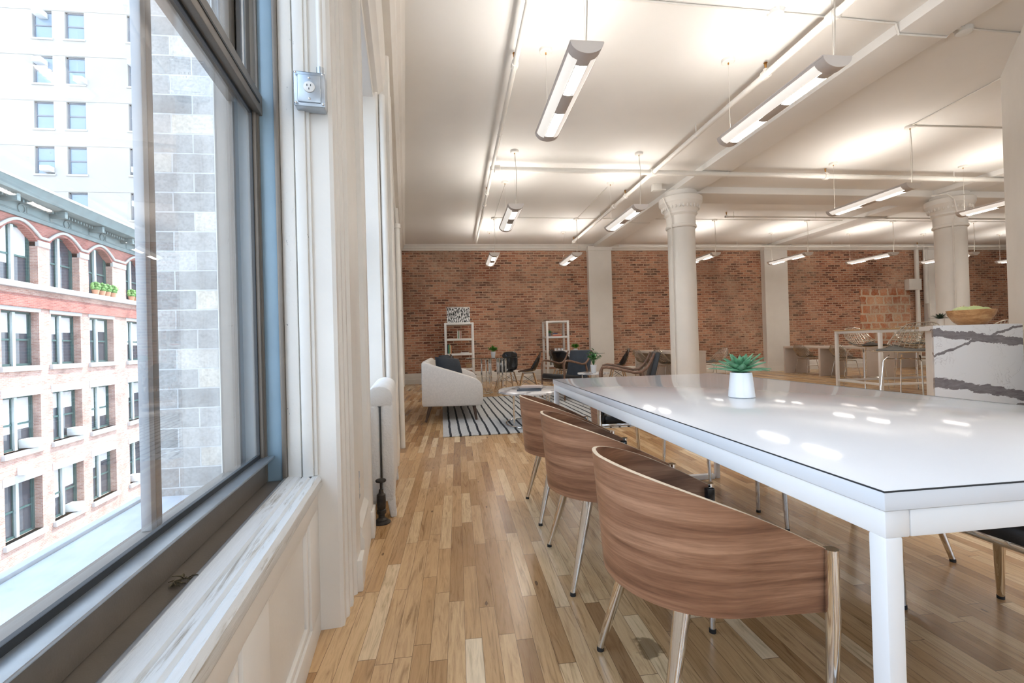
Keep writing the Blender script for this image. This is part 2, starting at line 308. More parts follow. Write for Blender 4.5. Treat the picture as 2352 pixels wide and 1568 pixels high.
for a_, b_, w_, am in [(1.02, -0.10, 0.004, 0.16), (0.80, 0.28, 0.010, 0.12), (0.575, -0.17, 0.034, 0.12), (0.20, 0.15, 0.02, 0.2)]:
    acc = mathn(n, 'MAXIMUM', acc, vein(a_, b_, w_, am))
fine = ramp(n, [(0.492, (0, 0, 0)), (0.5, (0.32, 0.32, 0.32)), (0.508, (0, 0, 0))], noise(n, t.outputs['Object'], 4.2, 5, 0.55, 0.9))
mask = ramp(n, [(0.50, (0, 0, 0)), (0.60, (1, 1, 1))], noise(n, t.outputs['Object'], 2.3, 2))
acc = mathn(n, 'MAXIMUM', acc, mathn(n, 'MULTIPLY', fine.outputs[0], mask.outputs[0]))
n.links.new(mixc(n, acc, (0.80, 0.81, 0.83), (0.12, 0.10, 0.11)), b.inputs['Base Color']); b.inputs['Roughness'].default_value = 0.22
MT['marble_small'] = marble('grey veined marble', (0.74, 0.73, 0.72), (0.38, 0.37, 0.38), 4.0, 0.10)
# rug
m, n, b = new_mat('striped flatweave'); MT['rug'] = m
t = N(n, 'ShaderNodeTexCoord'); s = N(n, 'ShaderNodeSeparateXYZ'); n.links.new(t.outputs['Object'], s.inputs[0])
wob = mathn(n, 'MULTIPLY', mathn(n, 'SUBTRACT', noise(n, t.outputs['Object'], 2.5, 2), 0.5), 0.03)
fr = mathn(n, 'FRACT', mathn(n, 'DIVIDE', mathn(n, 'ADD', mathn(n, 'ADD', s.outputs[0], wob), 0.04), 0.108))
st = mathn(n, 'LESS_THAN', fr, 0.24)
weave = noise(n, objco(n, (60, 200, 60)), 1.0, 3, 0.7)
base = ramp(n, [(0.3, (0.36, 0.37, 0.38)), (0.7, (0.68, 0.68, 0.67))], weave)
n.links.new(mixc(n, st, base.outputs[0], (0.018, 0.022, 0.03)), b.inputs['Base Color']); b.inputs['Roughness'].default_value = 0.95; bump(n, b, weave, 0.5, 0.003)
# abstract black/white print
m, n, b = new_mat('abstract black and white print'); MT['print'] = m
f = noise(n, objco(n, (58, 58, 15), (0, 0.45, 0)), 1.0, 1.0, 0.5, 0.4)
r = ramp(n, [(0.495, (0.015, 0.015, 0.015)), (0.505, (0.85, 0.85, 0.84))], f)
n.links.new(r.outputs[0], b.inputs['Base Color']); b.inputs['Roughness'].default_value = 0.5
def solid(name, c, rough=0.6): return plain(name, c, rough, var=0.04)

# ------------------------------------------------------------------ mesh builder
class MB:
    def __init__(s): s.bm = bmesh.new()
    def box(s, x0, x1, y0, y1, z0, z1, bev=0.0, seg=2):
        bm = bmesh.new(); bmesh.ops.create_cube(bm, size=1)
        for v in bm.verts: v.co = Vector((x0 + (v.co.x + .5) * (x1 - x0), y0 + (v.co.y + .5) * (y1 - y0), z0 + (v.co.z + .5) * (z1 - z0)))
        if bev > 0: bmesh.ops.bevel(bm, geom=list(bm.edges), offset=bev, segments=seg, affect='EDGES', profile=0.5)
        s._merge(bm); return s
    def _merge(s, bm, mat=None):
        if mat is not None: bmesh.ops.transform(bm, matrix=mat, verts=bm.verts)
        me = bpy.data.meshes.new('tmp'); bm.to_mesh(me); bm.free(); s.bm.from_mesh(me); bpy.data.meshes.remove(me)
    def mesh(s, verts, faces):
        vs_ = [s.bm.verts.new(v) for v in verts]
        for f in faces:
            try: s.bm.faces.new([vs_[i] for i in f])
            except ValueError: pass
        return s
    def prism(s, pts, z0, z1, axis='z', bev=0.0):
        """pts: 2-D outline (counter-clockwise); axis z: (x,y); axis y: (x,z) extruded in y; axis x: (y,z) extruded in x"""
        def mk(p, h): return {'z': (p[0], p[1], h), 'y': (p[0], h, p[1]), 'x': (h, p[0], p[1])}[axis]
        bm = bmesh.new(); n_ = len(pts)
        a = [bm.verts.new(mk(p, z0)) for p in pts]; b_ = [bm.verts.new(mk(p, z1)) for p in pts]
        bm.faces.new(a); bm.faces.new(list(reversed(b_)))
        for i in range(n_): bm.faces.new((a[i], b_[i], b_[(i + 1) % n_], a[(i + 1) % n_]))
        bmesh.ops.recalc_face_normals(bm, faces=bm.faces)
        if bev > 0: bmesh.ops.bevel(bm, geom=list(bm.edges), offset=bev, segments=2, affect='EDGES', profile=0.5)
        s._merge(bm); return s
    def lathe(s, prof, seg=24, c=(0, 0, 0), cap=True):
        vs_ = []; fs = []
        for r, z in prof:
            for k in range(seg):
                a = 2 * PI * k / seg; vs_.append((c[0] + r * math.cos(a), c[1] + r * math.sin(a), c[2] + z))
        for i in range(len(prof) - 1):
            for k in range(seg):
                k2 = (k + 1) % seg; fs.append((i * seg + k, i * seg + k2, (i + 1) * seg + k2, (i + 1) * seg + k))
        if cap:
            if prof[0][0] > 1e-4: fs.append(tuple(reversed(range(seg))))
            if prof[-1][0] > 1e-4: fs.append(tuple(range((len(prof) - 1) * seg, len(prof) * seg)))
        return s.mesh(vs_, fs)
    def tube(s, path, r, seg=8, r2=None, closed=False, cap=True, sq=None):
        P_ = [Vector(p) for p in path]; n_ = len(P_); rings = []
        prev = None
        for i, p in enumerate(P_):
            if closed: d = (P_[(i + 1) % n_] - P_[i - 1])
            else: d = (P_[min(i + 1, n_ - 1)] - P_[max(i - 1, 0)])
            d = d.normalized() if d.length > 1e-9 else Vector((0, 0, 1))
            if prev is None:
                up = Vector((0, 0, 1)) if abs(d.z) < 0.9 else Vector((0, 1, 0))
                u = d.cross(up).normalized()
            else: u = (prev - d * prev.dot(d)); u = u.normalized() if u.length > 1e-6 else d.orthogonal().normalized()
            prev = u; w = d.cross(u).normalized()
            rad = r[i] if isinstance(r, (list, tuple)) else (r if r2 is None else r + (r2 - r) * i / max(1, n_ - 1))
            ring = []
            for k in range(seg):
                a = 2 * PI * k / seg + (PI / 4 if seg == 4 else 0)
                rx, ry = (rad, rad) if sq is None else (sq[0], sq[1])
                ring.append(s.bm.verts.new(p + u * (math.cos(a) * rx) + w * (math.sin(a) * ry)))
            rings.append(ring)
        rng = range(n_) if closed else range(n_ - 1)
        for i in rng:
            A_, B_ = rings[i], rings[(i + 1) % n_]
            for k in range(seg): s.bm.faces.new((A_[k], A_[(k + 1) % seg], B_[(k + 1) % seg], B_[k]))
        if cap and not closed:
            s.bm.faces.new(list(reversed(rings[0]))); s.bm.faces.new(rings[-1])
        return s
    def grid(s, fn, nu, nv, closed_u=False, flip=False):
        vs_ = [fn(i / (nu if closed_u else nu - 1), j / (nv - 1)) for j in range(nv) for i in range(nu)]
        fs = []
        for j in range(nv - 1):
            for i in range(nu if closed_u else nu - 1):
                i2 = (i + 1) % nu; q = (j * nu + i, j * nu + i2, (j + 1) * nu + i2, (j + 1) * nu + i); fs.append(q[::-1] if flip else q)
        return s.mesh(vs_, fs)
    def sphere(s, c, r, sc=(1, 1, 1), seg=16, rings=10):
        prof = []
        vs_ = []; fs = []
        for j in range(rings + 1):
            th = -PI / 2 + PI * j / rings
            for k in range(seg):
                a = 2 * PI * k / seg
                vs_.append((c[0] + r * sc[0] * math.cos(th) * math.cos(a), c[1] + r * sc[1] * math.cos(th) * math.sin(a), c[2] + r * sc[2] * math.sin(th)))
        for j in range(rings):
            for k in range(seg): fs.append((j * seg + k, j * seg + (k + 1) % seg, (j + 1) * seg + (k + 1) % seg, (j + 1) * seg + k))
        s.mesh(vs_, fs); return s
    def build(s, name, mat, parent=None, smooth=35, solid_=None):
        bmesh.ops.remove_doubles(s.bm, verts=s.bm.verts, dist=1e-6)
        bmesh.ops.recalc_face_normals(s.bm, faces=s.bm.faces)
        me = bpy.data.meshes.new(name); s.bm.to_mesh(me); s.bm.free()
        me.materials.append(mat if not isinstance(mat, str) else MT[mat])
        if smooth:
            for p in me.polygons: p.use_smooth = True
            me.set_sharp_from_angle(angle=math.radians(smooth))
        o = bpy.data.objects.new(name, me); COL.objects.link(o)
        if parent is not None: o.parent = parent
        if solid_:
            md = o.modifiers.new('thickness', 'SOLIDIFY'); md.thickness = solid_; md.offset = 0
        return o
def tag(o, label=None, cat=None, group=None, kind=None):
    if label: o['label'] = label
    if cat: o['category'] = cat
    if group: o['group'] = group
    if kind: o['kind'] = kind
    return o
def thing(name, label, cat, loc=(0, 0, 0), rz=0.0, group=None):
    o = bpy.data.objects.new(name, None); o.empty_display_size = 0.1; COL.objects.link(o)
    o.location = loc; o.rotation_euler = (0, 0, rz)
    return tag(o, label, cat, group)
def struct(o): o['kind'] = 'structure'; return o
def copy_tree(o, parent=None, top=True):
    c = o.copy(); COL.objects.link(c)
    if not top: c.parent = parent
    for ch in list(o.children): copy_tree(ch, c, False)
    return c
def place(proto, used, loc, rz, label, group):
    o = copy_tree(proto) if used else proto
    o.location = loc; o.rotation_euler = (0, 0, rz); o['label'] = label
    if group: o['group'] = group
    return o
def wobj(o): o.rotation_euler = (0, 0, A); return o       # local x = t (into the room), local y = s (along the window wall)
def W(s, t, z=0): return WT * t + WS * s + Vector((0, 0, z))

def leaf(mb, base, az, el, L_, w_, droop=0.3, seg=7, fold=.25, tip=2.0):
    vs_ = []; fs = []
    d = Vector((math.cos(az) * math.cos(el), math.sin(az) * math.cos(el), math.sin(el))); side = Vector((-math.sin(az), math.cos(az), 0)); p = Vector(base)
    up = d.cross(side); up = -up if up.z < 0 else up
    for k in range(seg + 1):
        f_ = k / seg; ww = w_ * (min(1, .45 + f_ * 1.6) if f_ < .35 else (1 - ((f_ - .35) / .65) ** tip)) * .5 + .0006
        q_ = p + d * (L_ * f_) + up * (-droop * L_ * f_ * f_)
        vs_ += [q_ - side * ww + up * (fold * ww), q_ - up * (.002), q_ + side * ww + up * (fold * ww)]
    for k in range(seg):
        a = k * 3; fs += [(a, a + 1, a + 4, a + 3), (a + 1, a + 2, a + 5, a + 4)]
    mb.mesh(vs_, fs)
CEIL = 3.72; YB = 12.41
# ------------------------------------------------------------------ room shell
struct(MB().mesh([(-3, -4.2, 0), (19, -4.2, 0), (19, 12.9, 0), (-3, 12.9, 0), (-3, -4.2, -0.1), (19, -4.2, -0.1), (19, 12.9, -0.1), (-3, 12.9, -0.1)],
    [(0, 1, 2, 3), (7, 6, 5, 4), (0, 4, 5, 1), (1, 5, 6, 2), (2, 6, 7, 3), (3, 7, 4, 0)]).build('floor', 'floor', smooth=0))
# trim the floor slab to the window wall line so nothing pokes outside
fl = bpy.data.objects['floor']
lw0, lw1 = W(-4.5, -0.62), W(13.2, -0.62)
me = fl.data
for v in me.vertices:
    if v.co.x < 0:
        v.co.x = (lw0.x if v.co.y < 0 else lw1.x)
cl0, cl1 = W(-4.5, -0.60), W(13.2, -0.60)
struct(MB().prism([(cl0.x, -4.3), (19, -4.3), (19, 12.9), (cl1.x, 12.9)], CEIL, CEIL + 0.25).build('ceiling', 'ceiling', smooth=0))
struct(MB().box(-2.4, 19, YB, YB + 0.35, 0, CEIL).build('wall_back', 'brick', smooth=0))
struct(MB().box(18.6, 18.9, -4.2, YB, 0, CEIL).build('wall_right', 'wall_white', smooth=0))
# rear wall (behind the camera) with three tall windows
rw = MB()
rear = [(-0.9, 1.5), (2.3, 4.7), (5.5, 7.9), (8.7, 11.1)]
xs = -1.6
for a, b2 in rear:
    rw.box(xs, a, -4.3, -4.0, 0, CEIL); rw.box(a, b2, -4.3, -4.0, 0, 0.7); rw.box(a, b2, -4.3, -4.0, 3.0, CEIL); xs = b2
rw.box(xs, 18.9, -4.3, -4.0, 0, CEIL)
struct(rw.build('wall_rear', 'wall_white', smooth=0))
for i, (a, b2) in enumerate(rear):
    o = struct(MB().box(a, a + .06, -4.2, -4.1, .7, 3).box(b2 - .06, b2, -4.2, -4.1, .7, 3).box(a, b2, -4.2, -4.1, .7, .78).box(a, b2, -4.2, -4.1, 2.92, 3).box(a, b2, -4.2, -4.1, 1.82, 1.88).build('window_%d' % (i + 5), 'white_metal'))
    MB().box(a + .05, b2 - .05, -4.155, -4.15, .75, 2.95).build('glass', 'pane', o, smooth=0)

# left (window) wall: plan profile extruded, openings cut by construction, local (t, s)
lw = MB()
TO = -0.62                      # outer face
def seg_wall(s0, s1, t_in, z0=0, z1=CEIL): lw.box(TO, t_in, s0, s1, z0, z1)
seg_wall(-4.4, -1.45, -0.22)
# window 1 opening s -1.45..1.745
seg_wall(-1.45, 1.745, -0.335, 0, 0.53); seg_wall(-1.45, 1.745, -0.21, 3.05, CEIL)
lw.prism([(TO, 1.745), (-0.25, 1.745), (-0.237, 1.752), (-0.237, 1.80), (-0.228, 1.808), (-0.228, 1.835), (-0.236, 1.845), (-0.236, 1.865), (-0.222, 1.875),
          (-0.222, 1.91), (-0.232, 1.92), (-0.228, 1.95), (-0.214, 1.96), (-0.208, 2.06), (-0.228, 2.065), (-0.228, 2.50), (-0.205, 2.505), (-0.192, 2.52), (-0.192, 2.60), (-0.21, 2.62), (TO, 2.62)], 0, CEIL)
seg_wall(2.62, 3.86, -0.28, 0, 0.62); seg_wall(2.62, 3.86, -0.21, 3.05, CEIL)
lw.prism([(TO, 3.86), (-0.185, 3.86), (-0.168, 3.875), (-0.168, 3.95), (-0.085, 3.95), (-0.073, 3.965), (-0.073, 4.10), (-0.088, 4.11), (-0.088, 4.58), (-0.075, 4.60), (-0.075, 4.72), (-0.11, 4.76), (TO, 4.76)], 0, CEIL)
seg_wall(4.76, 8.25, -0.26, 0, 0.62); seg_wall(4.76, 8.25, -0.10, 3.05, CEIL)
lw.prism([(TO, 8.25), (-0.12, 8.25), (-0.06, 8.28), (-0.052, 9.70), (-0.052, 9.78), (-0.11, 9.80), (TO, 9.80)], 0, CEIL)
seg_wall(9.80, 11.8, -0.2, 0, 0.62); seg_wall(9.80, 11.8, -0.10, 3.05, CEIL)
lw.prism([(TO, 11.8), (-0.08, 11.8), (-0.03, 11.83), (-0.02, 12.70), (TO, 12.70)], 0, CEIL)
wobj(struct(lw.build('wall_left', 'trim_white', smooth=20)))

# cornice and architrave on the window wall
c = MB().prism([(-0.10, 3.46), (-0.045, 3.46), (-0.03, 3.50), (-0.01, 3.52), (0.0, 3.58), (0.03, 3.60), (0.045, 3.66), (0.068, 3.68), (0.068, CEIL), (-0.10, CEIL)], -4.3, 12.2, axis='y')
wobj(struct(c.build('trim_1', 'trim_white')))
c = MB().prism([(-0.213, 3.052), (-0.205, 3.052), (-0.20, 3.09), (-0.165, 3.10), (-0.15, 3.14), (-0.125, 3.16), (-0.11, 3.22), (-0.10, 3.46), (-0.213, 3.46)], -1.5, 3.97, axis='y')
wobj(struct(c.build('trim_2', 'trim_white')))
# cornice on the brick wall
c = MB().prism([(YB - 0.005, 3.56), (YB - 0.05, 3.565), (YB - 0.05, 3.60), (YB - 0.075, 3.62), (YB - 0.085, 3.67), (YB - 0.12, 3.69), (YB - 0.13, CEIL), (YB + 0.05, CEIL), (YB + 0.05, 3.56)], -1.55, 18.6, axis='x')
struct(c.build('trim_3', 'trim_white'))
# baseboard of brick wall
c = MB().prism([(YB - 0.055, 0), (YB - 0.055, 0.13), (YB - 0.035, 0.145), (YB - 0.035, 0.255), (YB - 0.02, 0.28), (YB + 0.01, 0.29), (YB + 0.01, 0)], -1.5, 18.6, axis='x')
struct(c.build('baseboard_back', 'trim_white'))
for i, (a, b2) in enumerate([(3.76, 4.42), (9.06, 9.79), (14.52, 15.16)]):
    o = MB().box(a, b2, YB - 0.17, YB + .02, 0, 3.62).box(a - .012, b2 + .012, YB - 0.195, YB, 0, 0.13).box(a - .006, b2 + .006, YB - 0.182, YB, 0.13, .28)
    o.box(a - .015, b2 + .015, YB - .2, YB, 3.54, 3.66)
    struct(o.build('trim_%d' % (i + 4), 'wall_white'))
# beams
struct(MB().box(3.93, 4.42, -4.0, YB, 3.63, CEIL + .02, 0.01).build('trim_7', 'ceiling'))
struct(MB().box(9.2, 9.75, -4.0, YB, 3.63, CEIL + .02, 0.01).build('trim_8', 'ceiling'))
struct(MB().box(4.3, 18.6, 7.62, 8.2, 3.60, CEIL + .02, 0.01).build('trim_9', 'ceiling'))
# patch of terracotta infill in the brick wall
o = MB()
pts = []
x0, x1, z0, z1 = 12.28, 14.02, 0.25, 2.36
random.seed(3)
for k in range(14): pts.append((x0 + (x1 - x0) * k / 13, z0))
for k in range(1, 14): pts.append((x1 + random.uniform(-.03, .03), z0 + (z1 - z0) * k / 14))
for k in range(14): pts.append((x1 - (x1 - x0) * k / 13, z1 + random.uniform(-.03, .05)))
for k in range(1, 14): pts.append((x0 + random.uniform(-.04, .04), z1 - (z1 - z0) * k / 14))
o.prism(pts, YB - 0.018, YB + 0.02, axis='y')
struct(o.build('trim_10', 'patch', smooth=0))
# diagonal stub wall on the right
o = MB().prism([(4.55, 2.90), (5.886, 4.154), (9.5, 4.154), (9.5, 2.90)], 0, CEIL)
struct(o.build('wall_diagonal', 'wall_white', smooth=0))

# ------------------------------------------------------------------ window 1 (nearest the camera)
S1 = 1.745
win = thing('window_1', None, None); win['kind'] = 'structure'; wobj(win)
f = MB()      # outer frame and sill channel, bronze
f.box(-0.60, -0.405, -1.45, S1, 0.515, 0.548, 0.002)
f.box(-0.60, -0.56, -1.45, S1, 0.545, 0.60)
f.box(-0.60, -0.424, -1.45, -1.40, 0.54, 3.05); f.box(-0.60, -0.405, -1.45, S1, 3.0, 3.05)
f.build('sill_channel', 'brown_metal', win)
MB().tube([(-0.414, -1.45, 0.549), (-0.414, S1, 0.549)], 0.010, 10).build('sill_lip', 'grey_metal', win)
MB().box(-0.424, -0.410, S1 - 0.028, S1 + .002, 0.545, 3.05, 0.002).box(-0.478, -0.472, S1 - 0.030, S1 + .002, 0.545, 3.05).box(-0.60, -0.545, S1 - 0.05, S1, 0.545, 3.0).build('frame_jamb', 'brown_metal', win)
MB().box(-0.474, -0.422, S1 - 0.016, S1 + .002, 0.545, 3.05, 0.001).build('jamb_liner', 'blue_metal', win)
MB().box(-0.53, -0.50, S1 - 0.045, S1 - .002, 1.90, 3.0, 0.003).build('jamb_channel', 'grey_metal', win)
MB().tube([(-0.508, S1 - 0.052, 1.86), (-0.508, S1 - 0.052, 3.0)], 0.007, 8).build('balance_rod', 'galv', win)
MB().box(-0.412, -0.406, S1 - 0.006, S1 - 0.001, 0.55, 3.0).build('perished_seal', 'gasket', win)
sash = MB()
sash.box(-0.502, -0.474, -1.40, S1 - .004, 0.549, 0.630, 0.002)
sash.box(-0.502, -0.476, S1 - 0.046, S1 - 0.004, 0.63, 1.895, 0.002)
sash.box(-0.502, -0.462, -1.40, S1 - .004, 1.815, 1.885, 0.003); sash.box(-0.515, -0.502, -1.40, S1 - .02, 1.835, 1.90, 0.002)
so = sash.build('lower_sash', 'brown_metal', win)
MB().box(-0.498, -0.448, -1.40, S1 - .02, 0.630, 0.637, 0.001).build('lift_rail', 'galv', so)
MB().box(-0.496, -0.486, -1.40, S1 - 0.046, 0.637, 0.650).box(-0.496, -0.486, S1 - 0.052, S1 - 0.046, 0.637, 1.82).box(-0.496, -0.486, -1.4, S1 - .046, 1.806, 1.815).build('glazing_gasket', 'gasket', so)
MB().box(-0.491, -0.487, -1.40, S1 - 0.048, 0.64, 1.82).build('glass', 'pane', so, smooth=0)
MB().box(-0.4665, -0.460, -1.4, S1 - .05, 1.842, 1.850).build('rail_groove', 'gasket', so)
us = MB()
us.box(-0.56, -0.532, -1.40, S1 - 0.05, 1.84, 1.90, 0.002).box(-0.56, -0.532, S1 - 0.10, S1 - 0.05, 1.9, 3.0, 0.002).box(-0.56, -0.532, -1.40, S1 - 0.05, 2.95, 3.0, 0.002)
uo = us.build('upper_sash', 'brown_metal', win)
MB().box(-0.549, -0.545, -1.40, S1 - 0.10, 1.9, 2.96).build('glass', 'pane', uo, smooth=0)
mo = MB().box(-0.588, -0.566, 1.190, 1.212, 0.60, 3.0, 0.003).build('mullion', 'grey_metal', win)
MB().box(-0.590, -0.566, 1.212, 1.238, 0.60, 3.0, 0.003).build('mullion_cover', 'brown_metal', mo)

# small clump of dust and dead leaves lying in the sill channel
db = MB(); random.seed(4)
for k in range(22):
    leaf(db, (random.uniform(-.012, .012), random.uniform(-.02, .02), .003), random.uniform(0, 6.28), random.uniform(.1, 1.0), random.uniform(.008, .02), .005, .5, 3)
db = tag(db.build('dust_clump', solid('dry debris', (.16, .13, .08), .9)), 'small clump of dust and dead leaf lying in the dark window sill channel', 'debris')
db.location = W(1.02, -.437, .5505)
# painted sill, apron panelling
o = MB()
prof = [(-0.335, 0.50), (-0.308, 0.50), (-0.300, 0.515), (-0.302, 0.540), (-0.312, 0.552), (-0.330, 0.552), (-0.336, 0.546), (-0.342, 0.553), (-0.362, 0.554), (-0.367, 0.548), (-0.372, 0.555), (-0.412, 0.558), (-0.418, 0.50)]
o.prism(prof, -1.45, S1, axis='y')
wobj(struct(o.build('trim_11', 'sill')))
o = MB()
o.box(-0.338, -0.316, -1.45, S1, 0.435, 0.515, 0.002); o.box(-0.338, -0.316, -1.45, S1, 0, 0.085, 0.002)
edges = [-1.45, -0.95, -0.80, -0.30, -0.12, 0.34, 0.50, 0.97, 1.14, 1.60, S1]
for k in range(0, len(edges) - 1, 2):
    if k == 0: o.box(-0.338, -0.316, edges[0], edges[0] + .1, 0.08, 0.44)
for a, b2 in [(-0.95, -0.80), (-0.30, -0.12), (0.34, 0.50), (0.97, 1.14), (1.60, S1)]: o.box(-0.338, -0.316, a, b2, 0.08, 0.44, 0.002)
for a, b2 in [(-0.80, -0.30), (-0.12, 0.34), (0.50, 0.97), (1.14, 1.60)]:
    for (c0, c1, d0, d1) in [(a, b2, 0.413, 0.436), (a, b2, 0.084, 0.107), (a, a + .022, 0.1, 0.42), (b2 - .022, b2, 0.1, 0.42)]:
        o.box(-0.34, -0.323, c0, c1, d0, d1, 0.005)
wobj(struct(o.build('trim_12', 'wall_white')))
# chipped casing boards between window 1 and the pilaster
o = MB().box(-0.41, -0.366, S1 - 0.012, S1 + .01, 0.552, 3.05, 0.003).box(-0.361, -0.325, S1 - 0.018, S1 + .01, 0.552, 3.05, 0.004).box(-0.326, -0.312, S1 - 0.010, S1 + .01, 0.552, 3.05, 0.004)
wobj(struct(o.build('trim_13', 'chipped')))
# baseboard on the window wall, with plinths
o = MB()
def bb(s0, s1, t): o.prism([(t - .03, 0), (t, 0), (t, 0.15), (t - .008, 0.165), (t - .008, 0.20), (t - .03, 0.225)], s0, s1, axis='y')
bb(2.13, 2.50, -0.198); o.box(-0.23, -0.192, 1.97, 2.075, 0, 0.13, 0.006); o.box(-0.22, -0.180, 2.50, 2.62, 0, 0.14, 0.004)
bb(4.13, 4.55, -0.072)
bb(8.3, 9.6, -0.045)
wobj(struct(o.build('baseboard_left', 'trim_white')))

# windows 2-4: frames and glass
for i, (a, b2, tg) in enumerate([(2.62, 3.86, -0.45), (4.76, 8.25, -0.42), (9.80, 11.8, -0.42)]):
    w_ = thing('window_%d' % (i + 2), None, None); w_['kind'] = 'structure'; wobj(w_)
    fr_ = MB().box(tg - .04, tg + .03, a, a + .05, .62, 3.05).box(tg - .04, tg + .03, b2 - .05, b2, .62, 3.05).box(tg - .04, tg + .03, a, b2, .62, .69).box(tg - .04, tg + .03, a, b2, 3.0, 3.05).box(tg - .03, tg + .02, a, b2, 1.83, 1.89)
    if b2 - a > 2: fr_.box(tg - .04, tg + .03, (a + b2) / 2 - .04, (a + b2) / 2 + .04, .62, 3.05)
    fr_.build('window_frame', 'grey_metal', w_)
    MB().box(tg - .005, tg, a + .04, b2 - .04, .66, 3.02).build('glass', 'pane', w_, smooth=0)
    MB().box(tg + .03, -0.24, a, b2, .60, .645, 0.004).build('window_sill', 'trim_white', w_)

# ------------------------------------------------------------------ fittings on the window wall
ob = thing('outlet_box', 'galvanised square outlet box mounted on the white pilaster beside the large window', 'electrical outlet', W(1.738, -0.301, 1.905), A)
# local: x = t, y = s ; box faces -s
MB().box(-.050, .050, -.042, 0.006, -.060, .060, 0.006).build('box_body', 'galv', ob)
q = MB(); q.box(-.051, .051, -.047, -.042, -.060, .060, 0.004); q.box(-.038, .038, -.052, -.046, -.048, .048, 0.004); q.build('cover_plate', 'galv', ob)
r_ = MB(); r_.lathe([(0.019, 0), (0.019, .004), (0.016, .006)], 20); rr_ = r_.build('receptacle', 'ivory', ob); rr_.rotation_euler = (PI / 2, 0, 0); rr_.location = (0, -.051, .004)
for (a, b2) in [(-.006, .005), (.006, .005), (0, -.007)]:
    k_ = MB().box(a - .0012, a + .0012, b2 - .004, b2 + .003, .0058, .0068).build('slot', 'gasket', rr_)
for (a, b2) in [(-.044, .052), (.044, .052), (-.044, -.052), (.044, -.052), (0, .036), (0, -.036)]:
    k_ = MB().sphere((a, -.0525, b2), .0045, (1, .5, 1), 8, 6).build('screw', 'chrome', ob)
MB().tube([(.033, -.022, .058), (.033, -.022, .09)], .014, 12).build('conduit_fitting', 'galv', ob)
cd = tag(wobj(MB().tube([(-.268, 1.716, 1.99), (-.268, 1.716, 3.45)], .0105, 12).tube([(-.268, 1.716, 2.9), (-.268, 1.716, 2.93)], .014, 12).build('electrical_conduit', 'pipe_white')), 'white painted conduit rising from the galvanised outlet box', 'pipe')
sw = thing('wall_outlet', 'small metal wall outlet plate low on the wall behind the nearest pilaster', 'electrical outlet', W(2.20, -0.226, 0.37), A)
MB().box(-.002, .006, -.036, .036, -.058, .058, .002).build('cover_plate', 'galv', sw)
MB().box(.005, .009, -.014, .014, .010, .036, .002).box(.005, .009, -.014, .014, -.036, -.010, .002).build('receptacle', 'ivory', sw)

# radiators
def radiator(s0, n_, h, label, valve=True, t0=-0.232, t1=-0.078):
    L_ = n_ * 0.095
    r = thing('radiator', label, 'radiator', W(s0, (t0 + t1) / 2, 0), A, 'cast iron radiators under the windows')
    d = (t1 - t0) / 2
    for k in range(n_):
        y = 0.05 + k * 0.095
        m_ = MB()
        m_.box(-d, -.006, y - .036, y + .036, .11, h - .06, .020, 3).box(.006, d, y - .036, y + .036, .11, h - .06, .020, 3)
        pr_ = [(-d, h - .12), (d, h - .12), (d, h - .06), (d - .012, h - .025), (d - .045, h - .004), (0, h), (-d + .045, h - .004), (-d + .012, h - .025), (-d, h - .06)]
        m_.prism(pr_, y - .040, y + .040, axis='y', bev=.014)
        m_.box(-d + .004, d - .004, y - .034, y + .034, .095, .17, .016, 3)
        if k in (0, n_ - 1):
            for sg in (-1, 1): m_.prism([(sg * (d - .05), .12), (sg * (d - .002), .12), (sg * (d + .006), .0), (sg * (d - .030), .0)][::(1 if sg > 0 else -1)], y - .03, y + .03, axis='y', bev=.008)
        m_.build('radiator_section', 'radiator', r)
    MB().tube([(0, .02, .13), (0, L_ + .02, .13)], .022, 10).build('header_pipe', 'radiator', r); MB().tube([(0, .02, h - .07), (0, L_, h - .07)], .02, 10).build('header_pipe', 'radiator', r)
    if valve:
        v = MB()
        v.lathe([(.030, 0), (.030, .02), (.018, .03), (.018, .05), (.026, .055), (.026, .075), (.020, .08), (.024, .085), (.026, .12), (.024, .16), (.014, .17), (.012, .19), (.006, .19), (.006, .235)], 14, (0.0, -.045, 0))
        v.tube([(0, -.045, .13), (0, .03, .13)], .016, 10)
        v.lathe([(.05, 0), (.05, .006), (.03, .012)], 16, (0, -.045, 0))
        vo = v.build('valve', 'iron', r)
        MB().lathe([(.010, 0), (.028, .002), (.030, .008), (.028, .014), (.010, .016)], 14, (0, -.045, .232)).build('valve_handle', 'iron', vo)
    return r
radiator(2.76, 9, 0.775, 'white painted cast iron radiator with a black valve under the second window')
radiator(6.95, 11, 0.86, 'white painted radiator further along the window wall near the sofa', False, -0.235, -0.092)
tag(wobj(MB().tube([(-.137, 3.905, 0), (-.137, 3.905, 3.09)], .028, 16).tube([(-.137, 3.905, .004), (-.137, 3.905, .03)], .036, 16).build('riser_pipe', 'pipe_white')), 'thick white riser pipe just past the second window', 'pipe')
tag(wobj(MB().tube([(-.047, 4.655, 0), (-.047, 4.655, 2.22)], .025, 16).tube([(-.047, 4.655, 2.18), (-.047, 4.655, 2.225)], .033, 16).build('riser_pipe', 'pipe_white')), 'shorter white riser pipe ending in an open collar on the window wall pier', 'pipe')

